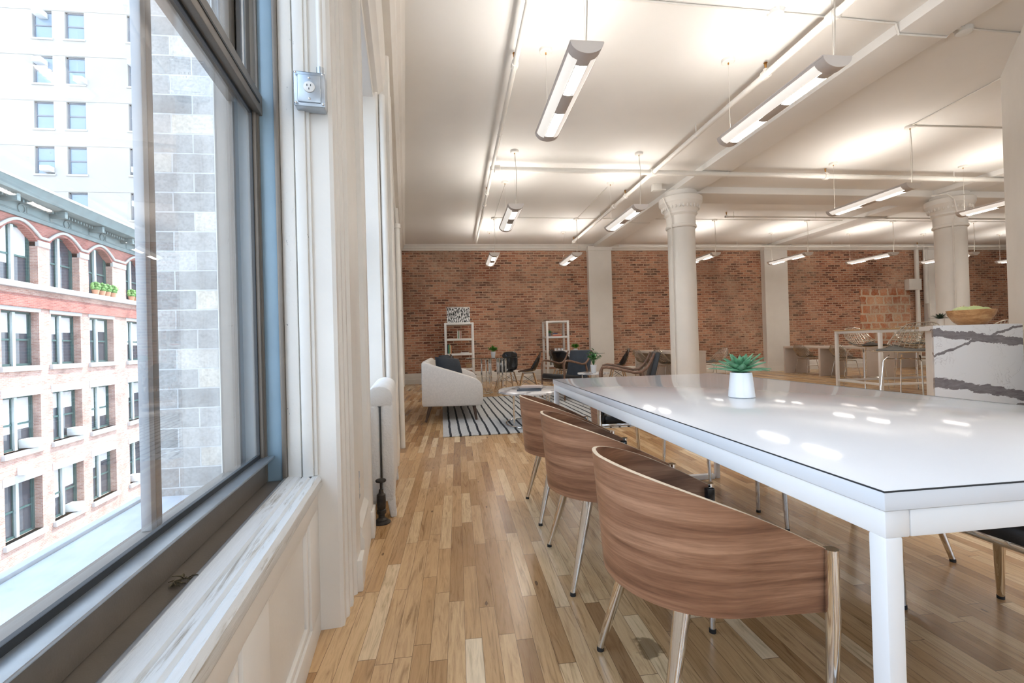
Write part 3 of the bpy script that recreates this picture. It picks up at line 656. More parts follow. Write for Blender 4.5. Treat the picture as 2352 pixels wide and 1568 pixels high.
# ------------------------------------------------------------------ columns
def column(x, y, label):
    c_ = thing('column', label, 'column', (x, y, 0))
    MB().lathe([(.30, 0), (.30, .10), (.27, .13), (.25, .16), (.24, .2), (.235, 3.0)], 40).build('shaft', 'wall_white', c_, smooth=30)
    cp = MB().lathe([(.235, 2.98), (.262, 2.99), (.268, 3.01), (.262, 3.035), (.248, 3.045), (.25, 3.20), (.275, 3.22), (.285, 3.235), (.275, 3.25), (.27, 3.27), (.29, 3.31), (.325, 3.36), (.355, 3.41), (.37, 3.43), (.372, 3.52), (.355, 3.535), (.29, 3.54), (.285, 3.64)], 48).build('capital', 'wall_white', c_, smooth=30)
    e = MB()
    for k in range(30):
        a = 2 * PI * k / 30
        e.sphere((math.cos(a) * .318, math.sin(a) * .318, 3.345), .020, (1, 1, 1.9), 8, 6)
    eo = e.build('egg_and_dart', 'wall_white', cp)
    return c_
column(4.12, 7.75, 'white round column with ornate capital standing just behind the conference table')
column(9.52, 7.60, 'white round column with ornate capital at the far right behind the bar table')
tag(MB().tube([(3.72, 7.62, 3.50), (3.76, 7.60, 3.40), (3.83, 7.60, 3.25), (3.865, 7.60, 3.10), (3.872, 7.62, 2.8), (3.872, 7.63, 0.0)], .012, 8).build('electrical_conduit', 'pipe_white'), 'thin white conduit running down the left side of the nearer column', 'pipe')
tag(MB().tube([(8.95, 7.45, 3.56), (9.10, 7.30, 3.55), (9.22, 7.27, 3.45), (9.28, 7.28, 3.2), (9.30, 7.375, 3.0), (9.31, 7.375, 0.0)], .014, 8).build('electrical_conduit', 'pipe_white'), 'thin white conduit curving down the front of the far right column', 'pipe')
tag(MB().box(3.50, 3.66, 7.5, 7.6, 3.60, 3.72, .006).box(3.66, 3.75, 7.54, 7.56, 3.62, 3.64).build('junction_box', 'pipe_white'), 'white junction box on the ceiling left of the nearer column capital', 'junction box')

# ------------------------------------------------------------------ pipes overhead
def sprinkler(parent, x, y, z, up=True):
    h = MB(); sg = 1 if up else -1
    h.tube([(x, y, z), (x, y, z + .055 * sg)], .009, 8); h.lathe([(.004, 0), (.018, .002), (.018, .006), (.004, .008)], 10, (x, y, z + .062 * sg))
    h.tube([(x - .010, y, z + .03 * sg), (x - .012, y, z + .06 * sg)], .003, 6).tube([(x + .010, y, z + .03 * sg), (x + .012, y, z + .06 * sg)], .003, 6)
    h.build('sprinkler_head', 'brass', parent)
def pipe_run(label, p0, p1, r, couplings=(), heads=(), hangers=()):
    t_ = thing('sprinkler_pipe', label, 'pipe')
    p0, p1 = Vector(p0), Vector(p1); d = (p1 - p0)
    po = MB().tube([p0, p1], r, 12).build('pipe', 'pipe_white', t_)
    for k in couplings:
        p = p0 + d * k; u = d.normalized()
        MB().tube([p - u * .045, p - u * .04, p + u * .04, p + u * .045], [r * 1.1, r * 1.45, r * 1.45, r * 1.1], 12).build('coupling', 'pipe_white', t_)
    for k in heads:
        p = p0 + d * k; u = d.normalized()
        MB().tube([p - u * .03, p + u * .03], r * 1.4, 10).tube([p, p + Vector((0, 0, r + .02))], r * .8, 8).build('tee_fitting', 'pipe_white', t_)
        sprinkler(t_, p.x, p.y, p.z + r + .015)
    for k in hangers:
        p = p0 + d * k; side = Vector((-d.y, d.x, 0)).normalized()
        pts_ = [p + side * (r + .004) + Vector((0, 0, .0)), p - Vector((0, 0, r + .006)), p - side * (r + .004), p + Vector((0, 0, r + .01)), Vector((p.x, p.y, CEIL))]
        MB().tube(pts_, .006, 6).build('hanger', 'pipe_white', t_)
    return t_
ZP = 3.58
def fr(y, a, b2): return (y - a) / (b2 - a)
pipe_run('long white sprinkler pipe nearest the windows, running from camera to brick wall', (.625, -4, ZP), (.625, 11.45, ZP), .025, [fr(v, -4, 11.45) for v in (.9, 3.3, 6.65, 8.4)], [fr(v, -4, 11.45) for v in (4.15, 7.75)], [fr(v, -4, 11.45) for v in (5.55, 9.2)])
pipe_run('long thick white sprinkler pipe between the second pendant row and the beam', (3.11, -4, ZP), (3.11, 11.45, ZP), .032, [fr(v, -4, 11.45) for v in (1.2, 3.3, 6.65, 8.4)], [fr(v, -4, 11.45) for v in (4.1, 7.8, 11.35)], [fr(v, -4, 11.45) for v in (5.4, 9.2)])
pipe_run('thick white cross pipe in front of the columns, running left to right', (.625, 6.66, ZP), (18.5, 6.66, ZP), .040, [fr(v, .625, 18.5) for v in (.70, 3.11)], [fr(6.05, .625, 18.5)], [fr(v, .625, 18.5) for v in (4.35, 8.45, 12.0)])
pipe_run('thin white cross pipe just behind the columns', (5.85, 9.1, ZP + .03), (18.5, 9.1, ZP + .03), .018, [], [fr(v, 5.85, 18.5) for v in (5.88, 9.75)], [fr(v, 5.85, 18.5) for v in (6.05, 8.0)])
pipe_run('white cross pipe closest to the brick wall', (4.5, 11.85, 3.57), (18.5, 11.85, 3.57), .028, [], [fr(v, 4.5, 18.5) for v in (9.6, 13.7)], [fr(v, 4.5, 18.5) for v in (7.95, 10.9, 14.9)])
def conduit(label, pts_, r=.010): return tag(MB().tube(pts_, r, 6).build('electrical_conduit', 'pipe_white'), label, 'pipe')
conduit('thin conduit on the ceiling crossing above the two nearest pendants', [(.3, 3.44, CEIL - .012), (1.65, 3.45, CEIL - .012), (2.7, 3.47, CEIL - .012), (3.9, 3.5, CEIL - .012), (3.93, 3.5, 3.615), (4.4, 3.5, 3.615), (4.5, 3.5, CEIL - .012), (5.25, 3.52, CEIL - .012)])
conduit('thin conduit on the ceiling linking the third row of canopies on the left', [(.915, 9.68, CEIL - .012), (2.0, 9.66, CEIL - .012), (2.73, 9.68, CEIL - .012), (3.9, 9.68, CEIL - .012), (3.95, 9.68, 3.615), (4.4, 9.68, 3.615), (4.45, 9.68, CEIL - .012), (18, 9.68, CEIL - .012)], .008)
conduit('slanting thin conduit from the first pendant row canopy to the next', [(.93, 7.7, CEIL - .012), (.93, 9.66, CEIL - .012)], .008)
conduit('slanting thin conduit from the second pendant row canopy to the next', [(2.745, 7.7, CEIL - .012), (2.745, 9.66, CEIL - .012)], .008)
conduit('thin conduit from the canopy left of the diagonal wall running right', [(6.04, 5.22, CEIL - .012), (10.0, 5.15, CEIL - .012)], .010)
conduit('thin conduit from the same canopy slanting to the diagonal wall', [(6.0, 5.2, CEIL - .012), (5.9, 4.15, CEIL - .012)], .008)
def detector(x, y, label):
    d = thing('smoke_detector', label, 'smoke detector', (x, y, CEIL))
    MB().lathe([(.001, -.045), (.045, -.045), (.06, -.035), (.065, 0)], 24).build('detector_body', 'plastic_white', d)
    MB().box(-.05, .05, -.05, .05, -.012, 0, .003).build('mounting_plate', 'plastic_white', d)
detector(2.74, 3.47, 'round white smoke detector on the ceiling conduit above the nearest pendants')
detector(4.62, 3.52, 'white ceiling detector just right of the long beam at the top edge')

# ------------------------------------------------------------------ linear pendants
def make_pendant():
    L_ = 1.30; t_ = thing('linear_pendant_light', None, 'pendant light')
    w_, h_ = .112, .078
    def arc(th): return (w_ * math.sin(th), -h_ * math.cos(th) + .0)
    D = math.radians
    def strip(a0, a1, y0, y1, off=0.0, n_=8):
        vs_ = []; fs = []
        for k in range(n_ + 1):
            th = a0 + (a1 - a0) * k / n_; x, z = arc(th); nx, nz = math.sin(th), -math.cos(th)
            for (yy) in (y0, y1):
                vs_.append((x + nx * off, yy, z + nz * off)); vs_.append((x + nx * (off - .003), yy, z + nz * (off - .003)))
        for k in range(n_):
            b_ = k * 4; c_ = b_ + 4
            fs += [(b_, c_, c_ + 2, b_ + 2), (b_ + 1, b_ + 3, c_ + 3, c_ + 1), (b_, b_ + 1, c_ + 1, c_), (b_ + 2, c_ + 2, c_ + 3, b_ + 3)]
        fs += [(0, 2, 3, 1), (n_ * 4, n_ * 4 + 1, n_ * 4 + 3, n_ * 4 + 2)]
        return vs_, fs
    hs = MB(); R90 = D(90)
    for (a0, a1, y0, y1) in [(-R90, R90, 0, .085), (-R90, R90, L_ - .055, L_), (-R90, D(-74), .085, L_ - .055), (D(74), R90, .085, L_ - .055),
                             (D(-24), D(-21), .085, L_ - .055), (D(21), D(24), .085, L_ - .055), (D(-21), D(21), .085, .14), (D(-21), D(21), .51, .79), (D(-21), D(21), 1.20, L_ - .055)]:
        hs.mesh(*strip(a0, a1, y0, y1))
    hs.box(-.114, -.108, 0, L_, -.006, .004).box(.108, .114, 0, L_, -.006, .004)
    ho = hs.build('housing', 'fixture', t_)
    for y0, y1 in ((-.003, .0), (L_, L_ + .003)):
        pts_ = [(w_ * math.sin(D(-90 + 180 * k / 16)), -h_ * math.cos(D(-90 + 180 * k / 16))) for k in range(17)]
        pts_ = [(w_, .004)] + list(reversed(pts_)) + [(-w_, .004)]
        MB().prism(pts_, y0, y1, axis='y').build('end_cap', 'fixture_end', t_)
    for (a0, a1) in ((D(-74), D(-24)), (D(24), D(74))):
        MB().mesh(*strip(a0, a1, .085, L_ - .055, -.004)).build('diffuser', 'diffuser', t_)
    for (y0, y1) in ((.14, .51), (.79, 1.20)):
        lo = MB().mesh(*strip(D(-21), D(21), y0, y1, -.010)).build('louver_panel', 'louver', t_)
        bl = MB(); k = y0 + .03
        while k < y1 - .01:
            bl.mesh(*strip(D(-21), D(21), k, k + .004, -.002, 4)); k += .042
        bl.build('louver_blades', 'fixture_end', lo)
    zc = 0
    MB().box(-.03, .03, .02, L_ - .02, -.045, -.03).build('tray', 'fixture_end', t_)
    # suspension: cord end y=.02, wire end y=L-.03
    H = CEIL - 2.962
    pts_ = []
    for k in range(9):
        f_ = k / 8; pts_.append((math.sin(f_ * PI) * .018, .03, f_ * H))
    MB().tube(pts_, .0045, 6).build('power_cord', 'cord', t_)
    MB().tube([(-.006, .03, 0), (-.006, .03, H)], .0012, 4).build('suspension_wire', 'cord', t_)
    MB().tube([(0, L_ - .05, 0), (0, L_ - .05, H)], .0012, 4).build('suspension_wire', 'cord', t_)
    for yy in (.03, L_ - .05):
        co = MB().lathe([(.001, H - .032), (.050, H - .032), (.058, H - .026), (.060, H - .004), (.060, H)], 24, (0, yy, 0)).build('canopy', 'pipe_white', t_)
        MB().lathe([(.006, H - .05), (.007, H - .032)], 8, (0, yy, 0)).build('wire_grip', 'brass', co)
    for sg in (-1, 1):
        ld = bpy.data.lights.new('fluorescent_tube', 'AREA'); ld.shape = 'RECTANGLE'; ld.size = .07; ld.size_y = 1.15; ld.energy = LAMP_W / 2; ld.color = (1.0, 0.955, 0.90)
        lo = bpy.data.objects.new('fluorescent_tube', ld); COL.objects.link(lo); lo.parent = t_; lo.location = (sg * .055, L_ / 2, .012); lo.rotation_euler = (PI, -sg * math.radians(42), 0)
    return t_
pend = make_pendant(); PG = 'linear pendant lights hung in rows from the ceiling'
specs = [(.915, 2.87, 'nearest linear pendant light, hanging at the top left-centre'), (2.73, 2.87, 'large linear pendant above the conference table, second from the left among the nearest'),
         (.915, 6.30, 'middle pendant of the row nearest the windows'), (2.73, 6.26, 'middle pendant of the second row, left of the nearer column'),
         (.915, 9.68, 'farthest pendant of the row nearest the windows, against the brick wall'), (2.73, 9.68, 'farthest pendant of the second row, beside the first white pilaster'),
         (6.02, 5.22, 'pendant hanging right of the nearer column, in front of the bar'), (8.36, 5.20, 'pendant cut off by the diagonal wall at the right'),
         (5.99, 9.70, 'far pendant half hidden behind the nearer column'), (8.32, 9.70, 'far pendant in front of the second white pilaster'),
         (10.60, 9.70, 'far pendant above the terracotta patch in the brick wall'), (12.86, 9.70, 'far pendant seen on both sides of the far right column'),
         (10.6, 5.20, 'pendant out of view behind the diagonal wall'), (.915, -0.7, 'pendant behind the camera by the windows'), (2.73, -0.7, 'pendant behind the camera over the room centre'), (6.02, 1.7, 'pendant over the room behind the diagonal wall'), (15.3, 9.7, 'pendant out of view at the far right of the brick wall')]
for i, (x, y, lab) in enumerate(specs):
    z = 2.962
    o = place(pend, i > 0, (x, y, z), 0, 'white ' + lab if lab.startswith('linear') else lab, PG)

# ------------------------------------------------------------------ conference table
tb = thing('conference_table', 'long glossy white conference table with square steel legs and chipped edges', 'table', (1.27, 1.865, 0))
hx, hy = .60, 1.222
top = MB().box(-hx, hx, -hy, hy, .718, .750, .002).build('table_top', 'lacquer', tb)
MB().box(-hx - .0006, -hx + .0012, -hy - .0006, hy + .0006, .7478, .7503).box(hx - .0012, hx + .0006, -hy - .0006, hy + .0006, .7478, .7503).box(-hx + .0012, hx - .0012, -hy - .0006, -hy + .0012, .7478, .7503).build('edge_banding', 'gasket', top)
fr_ = MB().box(-hx + .004, -hx + .050, -hy + .004, hy - .004, .672, .717, .004).box(hx - .050, hx - .004, -hy + .004, hy - .004, .672, .717, .004)
fr_.box(-hx + .05, hx - .05, -hy + .004, -hy + .050, .672, .717, .004).box(-hx + .05, hx - .05, hy - .050, hy - .004, .672, .717, .004)
fr_.build('apron_frame', 'white_metal', tb)
for sx_ in (-1, 1):
    for sy_ in (-1, 1):
        cx, cy2 = sx_ * (hx - .020), sy_ * (hy - .020)
        MB().box(cx - .016, cx + .016, cy2 - .016, cy2 + .016, 0, .674, .004).build('leg', 'white_metal', tb)
for sy_ in (-1, 1):
    cy2 = sy_ * (hy - .027)
    MB().box(-hx + .05, hx - .05, cy2 - .018, cy2 + .018, 0.0, .034, .003).build('floor_rail', 'white_metal', tb)

# agave-like plant in white pot
def agave(name, label, loc, r_pot=(.042, .052), h_pot=.104, nl=30, L_=.128, w_=.040, matl='leaf_agave', potm='pot_white', cat='potted plant', group=None):
    t_ = thing(name, label, cat, loc, 0, group)
    rt, rb = r_pot
    MB().lathe([(rb * .9, 0), (rb, .003), (rt, h_pot), (rt - .004, h_pot), (rt - .006, h_pot - .012)], 32, cap=True).build('pot', potm, t_)
    MB().lathe([(.001, h_pot - .006), (rt - .005, h_pot - .010)], 16, cap=False).build('soil', 'soil', t_)
    random.seed(11)
    for k in range(nl):
        az = k * 2.399; el = math.radians(18 + 62 * (k / nl) ** 1.2); mb = MB()
        leaf(mb, (0, 0, h_pot - .004), az, el, L_ * (1.0 - .35 * k / nl) * random.uniform(.9, 1.12), w_ * random.uniform(.85, 1.1), random.uniform(.05, .28), tip=1.35)
        mb.build('leaf', matl, t_, smooth=60, solid_=.0016)
    return t_
agave('potted_succulent', 'spiky green succulent in a tapered white pot on the conference table', (1.193, 1.778, .7505))

# ------------------------------------------------------------------ walnut tub chairs
def make_tub():
    t_ = thing('tub_chair', None, 'chair')
    # chair faces +X in its local frame; centre of seat at origin
    # plan outline of shell: straight arms then rear semicircle
    def plan(u, f):       # u 0..1 around from front near (-y) arm to front far (+y) arm; f 0 bottom..1 top
        r = .232 + .022 * f; xr = -.0 - 0.005 * f
        La = .196; arc_ = PI * r; tot = 2 * La + arc_; d = u * tot
        if d < La: return (La - d, -r, 0)
        if d < La + arc_:
            a = (d - La) / r; return (-math.sin(a) * (r * (1.0 + .02 * f)), -math.cos(a) * r, 0)
        return (d - La - arc_, r, 0)
    def heights(u):
        c_ = abs(u - .5) * 2     # 1 at arm fronts, 0 at back
        x, y, _ = plan(u, 1)
        k = min(1, max(0, (x + .255) / .451))        # 0 back .. 1 front
        ztop = .688 - .185 * k ** 1.05 + .012 * math.sin(k * PI)
        zbot = .352 + .006 * math.sin(PI * k) + .012 * (1 - k) ** 4
        return zbot, ztop
    th = .011; NU, NV = 49, 9
    def pt(u, v, inner):
        zb, zt = heights(u); z = zb + (zt - zb) * v
        f = (z - .33) / .35
        x, y, _ = plan(u, f)
        e = 1e-3; x2, y2, _ = plan(min(1, u + e), f); x1, y1, _ = plan(max(0, u - e), f)
        tx, ty = x2 - x1, y2 - y1; l_ = math.hypot(tx, ty) or 1; nx, ny = -ty / l_, tx / l_   # inward normal
        if inner: x += nx * th; y += ny * th
        return Vector((x, y, z))
    outs = MB().grid(lambda u, v: pt(u, v, False), NU, NV).grid(lambda u, v: pt(u, v, True), NU, NV, flip=True)
    # bottom/front closing strips
    for vv in (0,):
        vs_ = []; fs = []
        for i in range(NU): vs_ += [pt(i / (NU - 1), vv, False), pt(i / (NU - 1), vv, True)]
        for i in range(NU - 1): fs.append((i * 2, i * 2 + 1, i * 2 + 3, i * 2 + 2))
        outs.mesh(vs_, fs)
    sh = outs.build('shell', 'walnut', t_, smooth=50)
    ed = MB(); vs_ = []; fs = []
    for i in range(NU):
        a, b_ = pt(i / (NU - 1), 1, False), pt(i / (NU - 1), 1, True)
        vs_ += [a, b_, b_ + Vector((0, 0, .0012)), a + Vector((0, 0, .0012))]
    for i in range(NU - 1):
        a = i * 4; b_ = a + 4
        for k in range(4): fs.append((a + k, a + (k + 1) % 4, b_ + (k + 1) % 4, b_ + k))
    fs += [(0, 1, 2, 3), (NU * 4 - 4, NU * 4 - 1, NU * 4 - 2, NU * 4 - 3)]
    ed.mesh(vs_, fs).build('top_edge', 'edge_ply', sh)
    # seat
    def seat_ring(scale):
        p_ = []
        for i in range(25):
            x, y, _ = plan(i / 24, .3); p_.append((x * scale[0], y * scale[1]))
        return p_
    pts_ = seat_ring((.93, .93)); pts_ = [(.222, -.19)] + pts_ + [(.222, .19)]
    # remove duplicates at the front
    s_ = MB(); rings = []
    for (k, z) in ((1.0, .385), (1.02, .40), (1.02, .425), (.97, .445), (.75, .452), (.3, .452)):
        rings.append([Vector((p[0] * k, p[1] * k, z)) for p in pts_])
    vs_ = [v for r in rings for v in r]; n_ = len(pts_); fs = [tuple(range(n_))]
    for j in range(len(rings) - 1):
        for k in range(n_): fs.append((j * n_ + k, j * n_ + (k + 1) % n_, (j + 1) * n_ + (k + 1) % n_, (j + 1) * n_ + k))
    fs.append(tuple(range((len(rings) - 1) * n_, len(rings) * n_)))
    s_.mesh(vs_, fs).build('seat', 'black_leather', t_, smooth=50)
    MB().box(-.08, .200, -.205, -.185, .356, .380, .003).box(-.08, .200, .185, .205, .356, .380, .003).box(.182, .205, -.238, .238, .356, .380, .003).box(-.13, -.11, -.15, .15, .356, .380, .003).tube([(-.075, -.195, .368), (-.12, -.145, .368)], .010, 8).tube([(-.075, .195, .368), (-.12, .145, .368)], .010, 8).build('seat_frame', 'chrome', t_)
    for sy_ in (-1, 1):
        # front leg carries on up to the arm
        lg = MB().tube([(.205, sy_ * .256, .505), (.205, sy_ * .256, .33), (.198, sy_ * .246, .012)], [.016, .016, .010], 14).build('leg', 'chrome', t_)
        MB().tube([(.198, sy_ * .246, .014), (.1978, sy_ * .246, 0)], .0115, 12).build('foot_cap', 'rubber', lg)
        MB().box(.176, .204, min(sy_ * .236, sy_ * .216), max(sy_ * .236, sy_ * .216), .37, .498, .003).build('arm_cap', 'black_plastic', lg)
        lg = MB().tube([(-.115, sy_ * .162, .352), (-.160, sy_ * .192, .18), (-.205, sy_ * .222, .012)], [.021, .016, .011], 14).build('leg', 'chrome', t_)
        MB().tube([(-.205, sy_ * .222, .014), (-.2055, sy_ * .2225, 0)], .0115, 12).build('foot_cap', 'rubber', lg)
        a = PI * .5 + sy_ * PI * .36
        x_, y_, _ = plan(.5 + sy_ * .17, .1); MB().sphere((x_ * 1.0, y_ * 1.0, .376), .007, (1, 1, 1), 10, 8).build('bolt', 'chrome', t_)
    return t_
tub = make_tub(); TG = 'walnut tub chairs around the conference table'
chairs = [(.650, 1.215, 0, 'nearest walnut tub chair with chrome legs, in front of the white table'), (.645, 1.985, 0, 'middle walnut tub chair on the near side of the white table'), (.650, 2.690, 0, 'farthest walnut tub chair on the near side of the white table'),
          (1.325, 3.52, -PI / 2, 'walnut tub chair with black seat at the far head of the white table'),
          (1.805, 1.235, PI + .04, 'tub chair across the table at the right edge, only black seat and legs seen'), (1.90, 1.93, PI + .12, 'tub chair across the table, middle one seen only by its legs'), (1.90, 2.66, PI, 'tub chair across the table nearest its far end, only legs seen')]
for i, (x, y, rz, lab) in enumerate(chairs): place(tub, i > 0, (x, y, 0), rz, lab, TG)

# ------------------------------------------------------------------ lounge corner
rug = tag(MB().box(-.0, 3.0, 0, 3.6, 0, .010, .002).build('area_rug', 'rug'), 'black and white striped flatweave rug under the sofa and coffee table', 'rug')
rug.location = (-.145, 5.03, 0.001); rug.rotation_euler = (0, 0, math.radians(1.6))
# second pale runner edge in photo is the rug's weave seam; sofa
sf = thing('sofa', 'cream linen sofa with sloping arms and dark tapered legs seen from its end', 'sofa', (-.03, 6.85, 0.0))
def arm_prof():
    p_ = [(-.385, .215), (.36, .205), (.392, .235), (.392, .44), (.375, .50), (.33, .545), (.24, .585)]
    p_ += [(.12, .628), (0, .668), (-.12, .706), (-.24, .748), (-.33, .785), (-.375, .80), (-.40, .78), (-.402, .24)]
    return list(reversed(p_))
for k, (y0, y1) in enumerate(((-.86, -.73), (.73, .86))):
    MB().prism(arm_prof(), y0, y1, axis='y', bev=.016).build('arm', 'sofa', sf, smooth=50)
MB().prism([(-.40, .22), (-.26, .22), (-.26, .60), (-.31, .80), (-.36, .812), (-.40, .79)], -.74, .74, axis='y', bev=.018).build('backrest', 'sofa', sf, smooth=50)
MB().box(-.38, .375, -.74, .74, .20, .33, .02).build('base', 'sofa', sf)
for k in (0, 1): MB().box(-.28, .38, -.725 + k * .73, -.005 + k * .73, .325, .45, .03, 3).build('seat_cushion', 'sofa', sf)
for (x, y, dx, dy) in [(-.30, -.78, -.06, -.02), (.27, -.78, .03, -.02), (-.30, .78, -.06, .02), (.27, .78, .03, .02)]:
    MB().tube([(x, y, .22), (x + dx, y + dy, .008)], [.026, .014], 12).build('leg', 'dark_wood', sf)
def pillow(label, loc, rot, sz=.40):
    def f_(u, v):
        x, y = u - .5, v - .5
        k = max(0, (1 - (2 * x) ** 4)) * max(0, (1 - (2 * y) ** 4)); pin = 1 - .12 * (1 - abs(2 * x)) * abs(2 * y) ** 2 - .0
        return Vector((x * sz * (1 - .10 * (1 - (2 * y) ** 2) * (abs(2 * x) > .9)), y * sz, .075 * k ** .55))
    mb = MB().grid(f_, 15, 15).grid(lambda u, v: Vector((f_(u, v).x, f_(u, v).y, -f_(u, v).z)), 15, 15, flip=True)
    o = mb.build('throw_pillow', 'pillow', smooth=70); o.location = loc; o.rotation_euler = rot
    return tag(o, label, 'pillow')
pillow('black throw pillow leaning against the sofa back, the farther and higher of two', (-.13, 7.30, .66), (math.radians(78), 0, math.radians(70)))
pillow('dark slate throw pillow on the sofa behind the near arm', (-.07, 6.42, .64), (math.radians(66), math.radians(6), math.radians(38)), .42)

# coffee table (oval marble on chrome loops)
ct = thing('coffee_table', 'oval marble coffee table with chrome tube legs standing on the striped rug', 'coffee table', (.93, 5.60, .011), math.radians(-8))
tp = [(.40 * math.cos(2 * PI * k / 40), .52 * math.sin(2 * PI * k / 40)) for k in range(40)]
MB().prism(tp, .395, .420, axis='z', bev=.004).build('table_top', 'marble_small', ct)
for k in range(4):
    a = PI / 4 + k * PI / 2; x, y = .30 * math.cos(a), .38 * math.sin(a)
    MB().tube([(x, y, .395), (x, y, .012)], .010, 10).lathe([(.022, .0), (.022, .01), (.012, .014)], 14, (x, y, 0)).build('leg', 'chrome', ct)
lp = [(.30 * math.cos(PI / 4 + 2 * PI * k / 32) * 1.05, .38 * math.sin(PI / 4 + 2 * PI * k / 32) * 1.05, .012) for k in range(32)]
MB().tube(lp, .008, 8, closed=True).build('base_ring', 'chrome', ct)
def book(label, loc, rz, dims, col, cat='book', group=None, up=False, pages=True):
    """flat book, dims w,l,h; origin at bottom centre"""
    w_, l_, h_ = dims; t_ = thing('book', label, cat, loc, rz, group)
    cm = solid('cover ' + label[:24], col)
    MB().box(-w_ / 2, w_ / 2, -l_ / 2, l_ / 2, 0, .0025).box(-w_ / 2, w_ / 2, -l_ / 2, l_ / 2, h_ - .0025, h_).box(-w_ / 2, -w_ / 2 + .003, -l_ / 2, l_ / 2, 0, h_).build('cover', cm, t_)
    MB().box(-w_ / 2 + .003, w_ / 2 - .004, -l_ / 2 + .004, l_ / 2 - .004, .0025, h_ - .0025).build('pages', 'ivory', t_)
    if up: t_.rotation_euler = (0, -PI / 2, rz)
    return t_
BG = 'books stacked on the oval coffee table'
zt = .4312
book('dark grey book at the bottom of the stack on the coffee table', (.90, 5.50, zt), 1.35, (.22, .29, .018), (.10, .11, .13), group=BG)
book('slim grey book in the middle of the coffee table stack', (.92, 5.53, zt + .0182), 1.5, (.20, .27, .014), (.30, .31, .33), group=BG)
book('tan covered book on top of the coffee table stack', (.93, 5.51, zt + .0325), 1.25, (.19, .26, .022), (.55, .45, .40), group=BG)

# lounge armchairs
def make_lounge():
    t_ = thing('lounge_armchair', None, 'armchair')   # faces +X locally
    for sy_ in (-1, 1):
        y = sy_ * .31
        pts_ = [(.30, y, .0), (.30, y, .30), (.295, y, .60), (.27, y, .665), (.22, y, .675), (.10, y, .655), (-.02, y, .625), (-.12, y, .60), (-.20, y, .61), (-.26, y, .66), (-.31, y, .74), (-.35, y, .83)]
        MB().tube(pts_, [.016, .017, .018, .019, .020, .019, .018, .018, .019, .018, .016, .013], 10).build('arm', 'walnut_dark', t_)
        MB().tube([(-.20, y, .60), (-.26, y, .38), (-.34, y, 0)], [.018, .019, .013], 10).build('rear_leg', 'walnut_dark', t_)
        MB().tube([(.30, y, .33), (-.25, y, .27)], .014, 8).build('side_rail', 'walnut_dark', t_)
    MB().tube([(.30, -.31, .31), (.30, .31, .31)], .014, 8).tube([(-.29, -.31, .25), (-.29, .31, .25)], .012, 8).tube([(0.0, -.31, .16), (0.0, .31, .16)], .009, 8).build('cross_rail', 'walnut_dark', t_)
    st_ = MB().prism([(-.27, .29), (.31, .35), (.325, .375), (.32, .425), (.29, .445), (-.25, .375)], -.285, .285, axis='y', bev=.018).build('seat', 'black_leather', t_, smooth=50)
    bk = MB().prism([(-.235, .33), (-.365, .835), (-.385, .845), (-.43, .835), (-.30, .32)], -.275, .275, axis='y', bev=.012).build('backrest', 'blue_leather', t_, smooth=50)
    return t_
lg = make_lounge(); LG = 'leather lounge armchairs facing the coffee table'
place(lg, False, (1.98, 8.02, .012), PI + math.radians(27), 'lounge armchair with dark blue leather back and curved walnut arms, the farther one', LG)
lg2 = place(lg, True, (2.16, 5.62, .012), PI - math.radians(20), 'lounge armchair seen from behind and side, nearest the conference table', LG)
for ch in lg2.children:
    if ch.name.startswith('backrest'): ch.material_slots[0].link = 'OBJECT'; ch.material_slots[0].material = MT['black_leather']
st_ = thing('side_table', 'small round grey marble side table between the two lounge armchairs', 'side table', (2.10, 6.75, .012))
MB().lathe([(.001, .495), (.235, .495), (.24, .50), (.24, .515), (.235, .52), (.001, .52)], 40, cap=False).build('table_top', 'marble_small', st_)
for k in range(3):
    a = k * 2 * PI / 3 + .4; MB().tube([(.18 * math.cos(a), .18 * math.sin(a), .495), (.18 * math.cos(a), .18 * math.sin(a), 0)], .008, 8).build('leg', 'chrome', st_)
# leafy plant
def leafy(label, loc, r_pot, h_pot, n_, spread, L_, w_, matl, group=None, height=.12, stems=12, pot='pot_white'):
    t_ = thing('potted_plant', label, 'potted plant', loc, 0, group)
    MB().lathe([(r_pot * .68, 0), (r_pot * .72, .003), (r_pot, h_pot), (r_pot * .93, h_pot), (r_pot * .9, h_pot - .01)], 24).build('pot', pot, t_)
    MB().lathe([(.001, h_pot - .008), (r_pot * .92, h_pot - .012)], 14, cap=False).build('soil', 'soil', t_)
    random.seed(int(abs(loc[0] * 100 + loc[1] * 10))); lf = MB(); sm = MB()
    per = max(1, n_ // stems)
    for s_i in range(stems):
        az = random.uniform(0, 2 * PI); ln_ = random.uniform(.5, 1.0); tilt = random.uniform(.1, 1.0) * spread
        tip_ = Vector((math.cos(az) * tilt, math.sin(az) * tilt, height * ln_ * (1.1 - .3 * tilt / max(spread, .01))))
        b0 = Vector((0, 0, h_pot - .01)); sm.tube([b0, b0 + tip_ * .5 + Vector((0, 0, height * .12)), b0 + tip_], .0018, 5)
        for k in range(per):
            f_ = .3 + .7 * (k + 1) / per; p_ = b0 + tip_ * f_ + Vector((0, 0, height * .12 * math.sin(PI * f_)))
            leaf(lf, p_, random.uniform(0, 2 * PI), random.uniform(-.1, 1.1), L_ * random.uniform(.7, 1.2), w_ * random.uniform(.8, 1.2), random.uniform(.1, .5), 4, .2, 2.2)
    sm.build('stems', matl, t_); o = lf.build('foliage', matl, t_, smooth=60); o['kind'] = 'stuff'
    return t_
leafy('leafy green houseplant in a white pot on the marble side table', (2.06, 6.60, .533), .048, .125, 130, .16, .055, .030, 'leaf_deep', height=.22, stems=20)

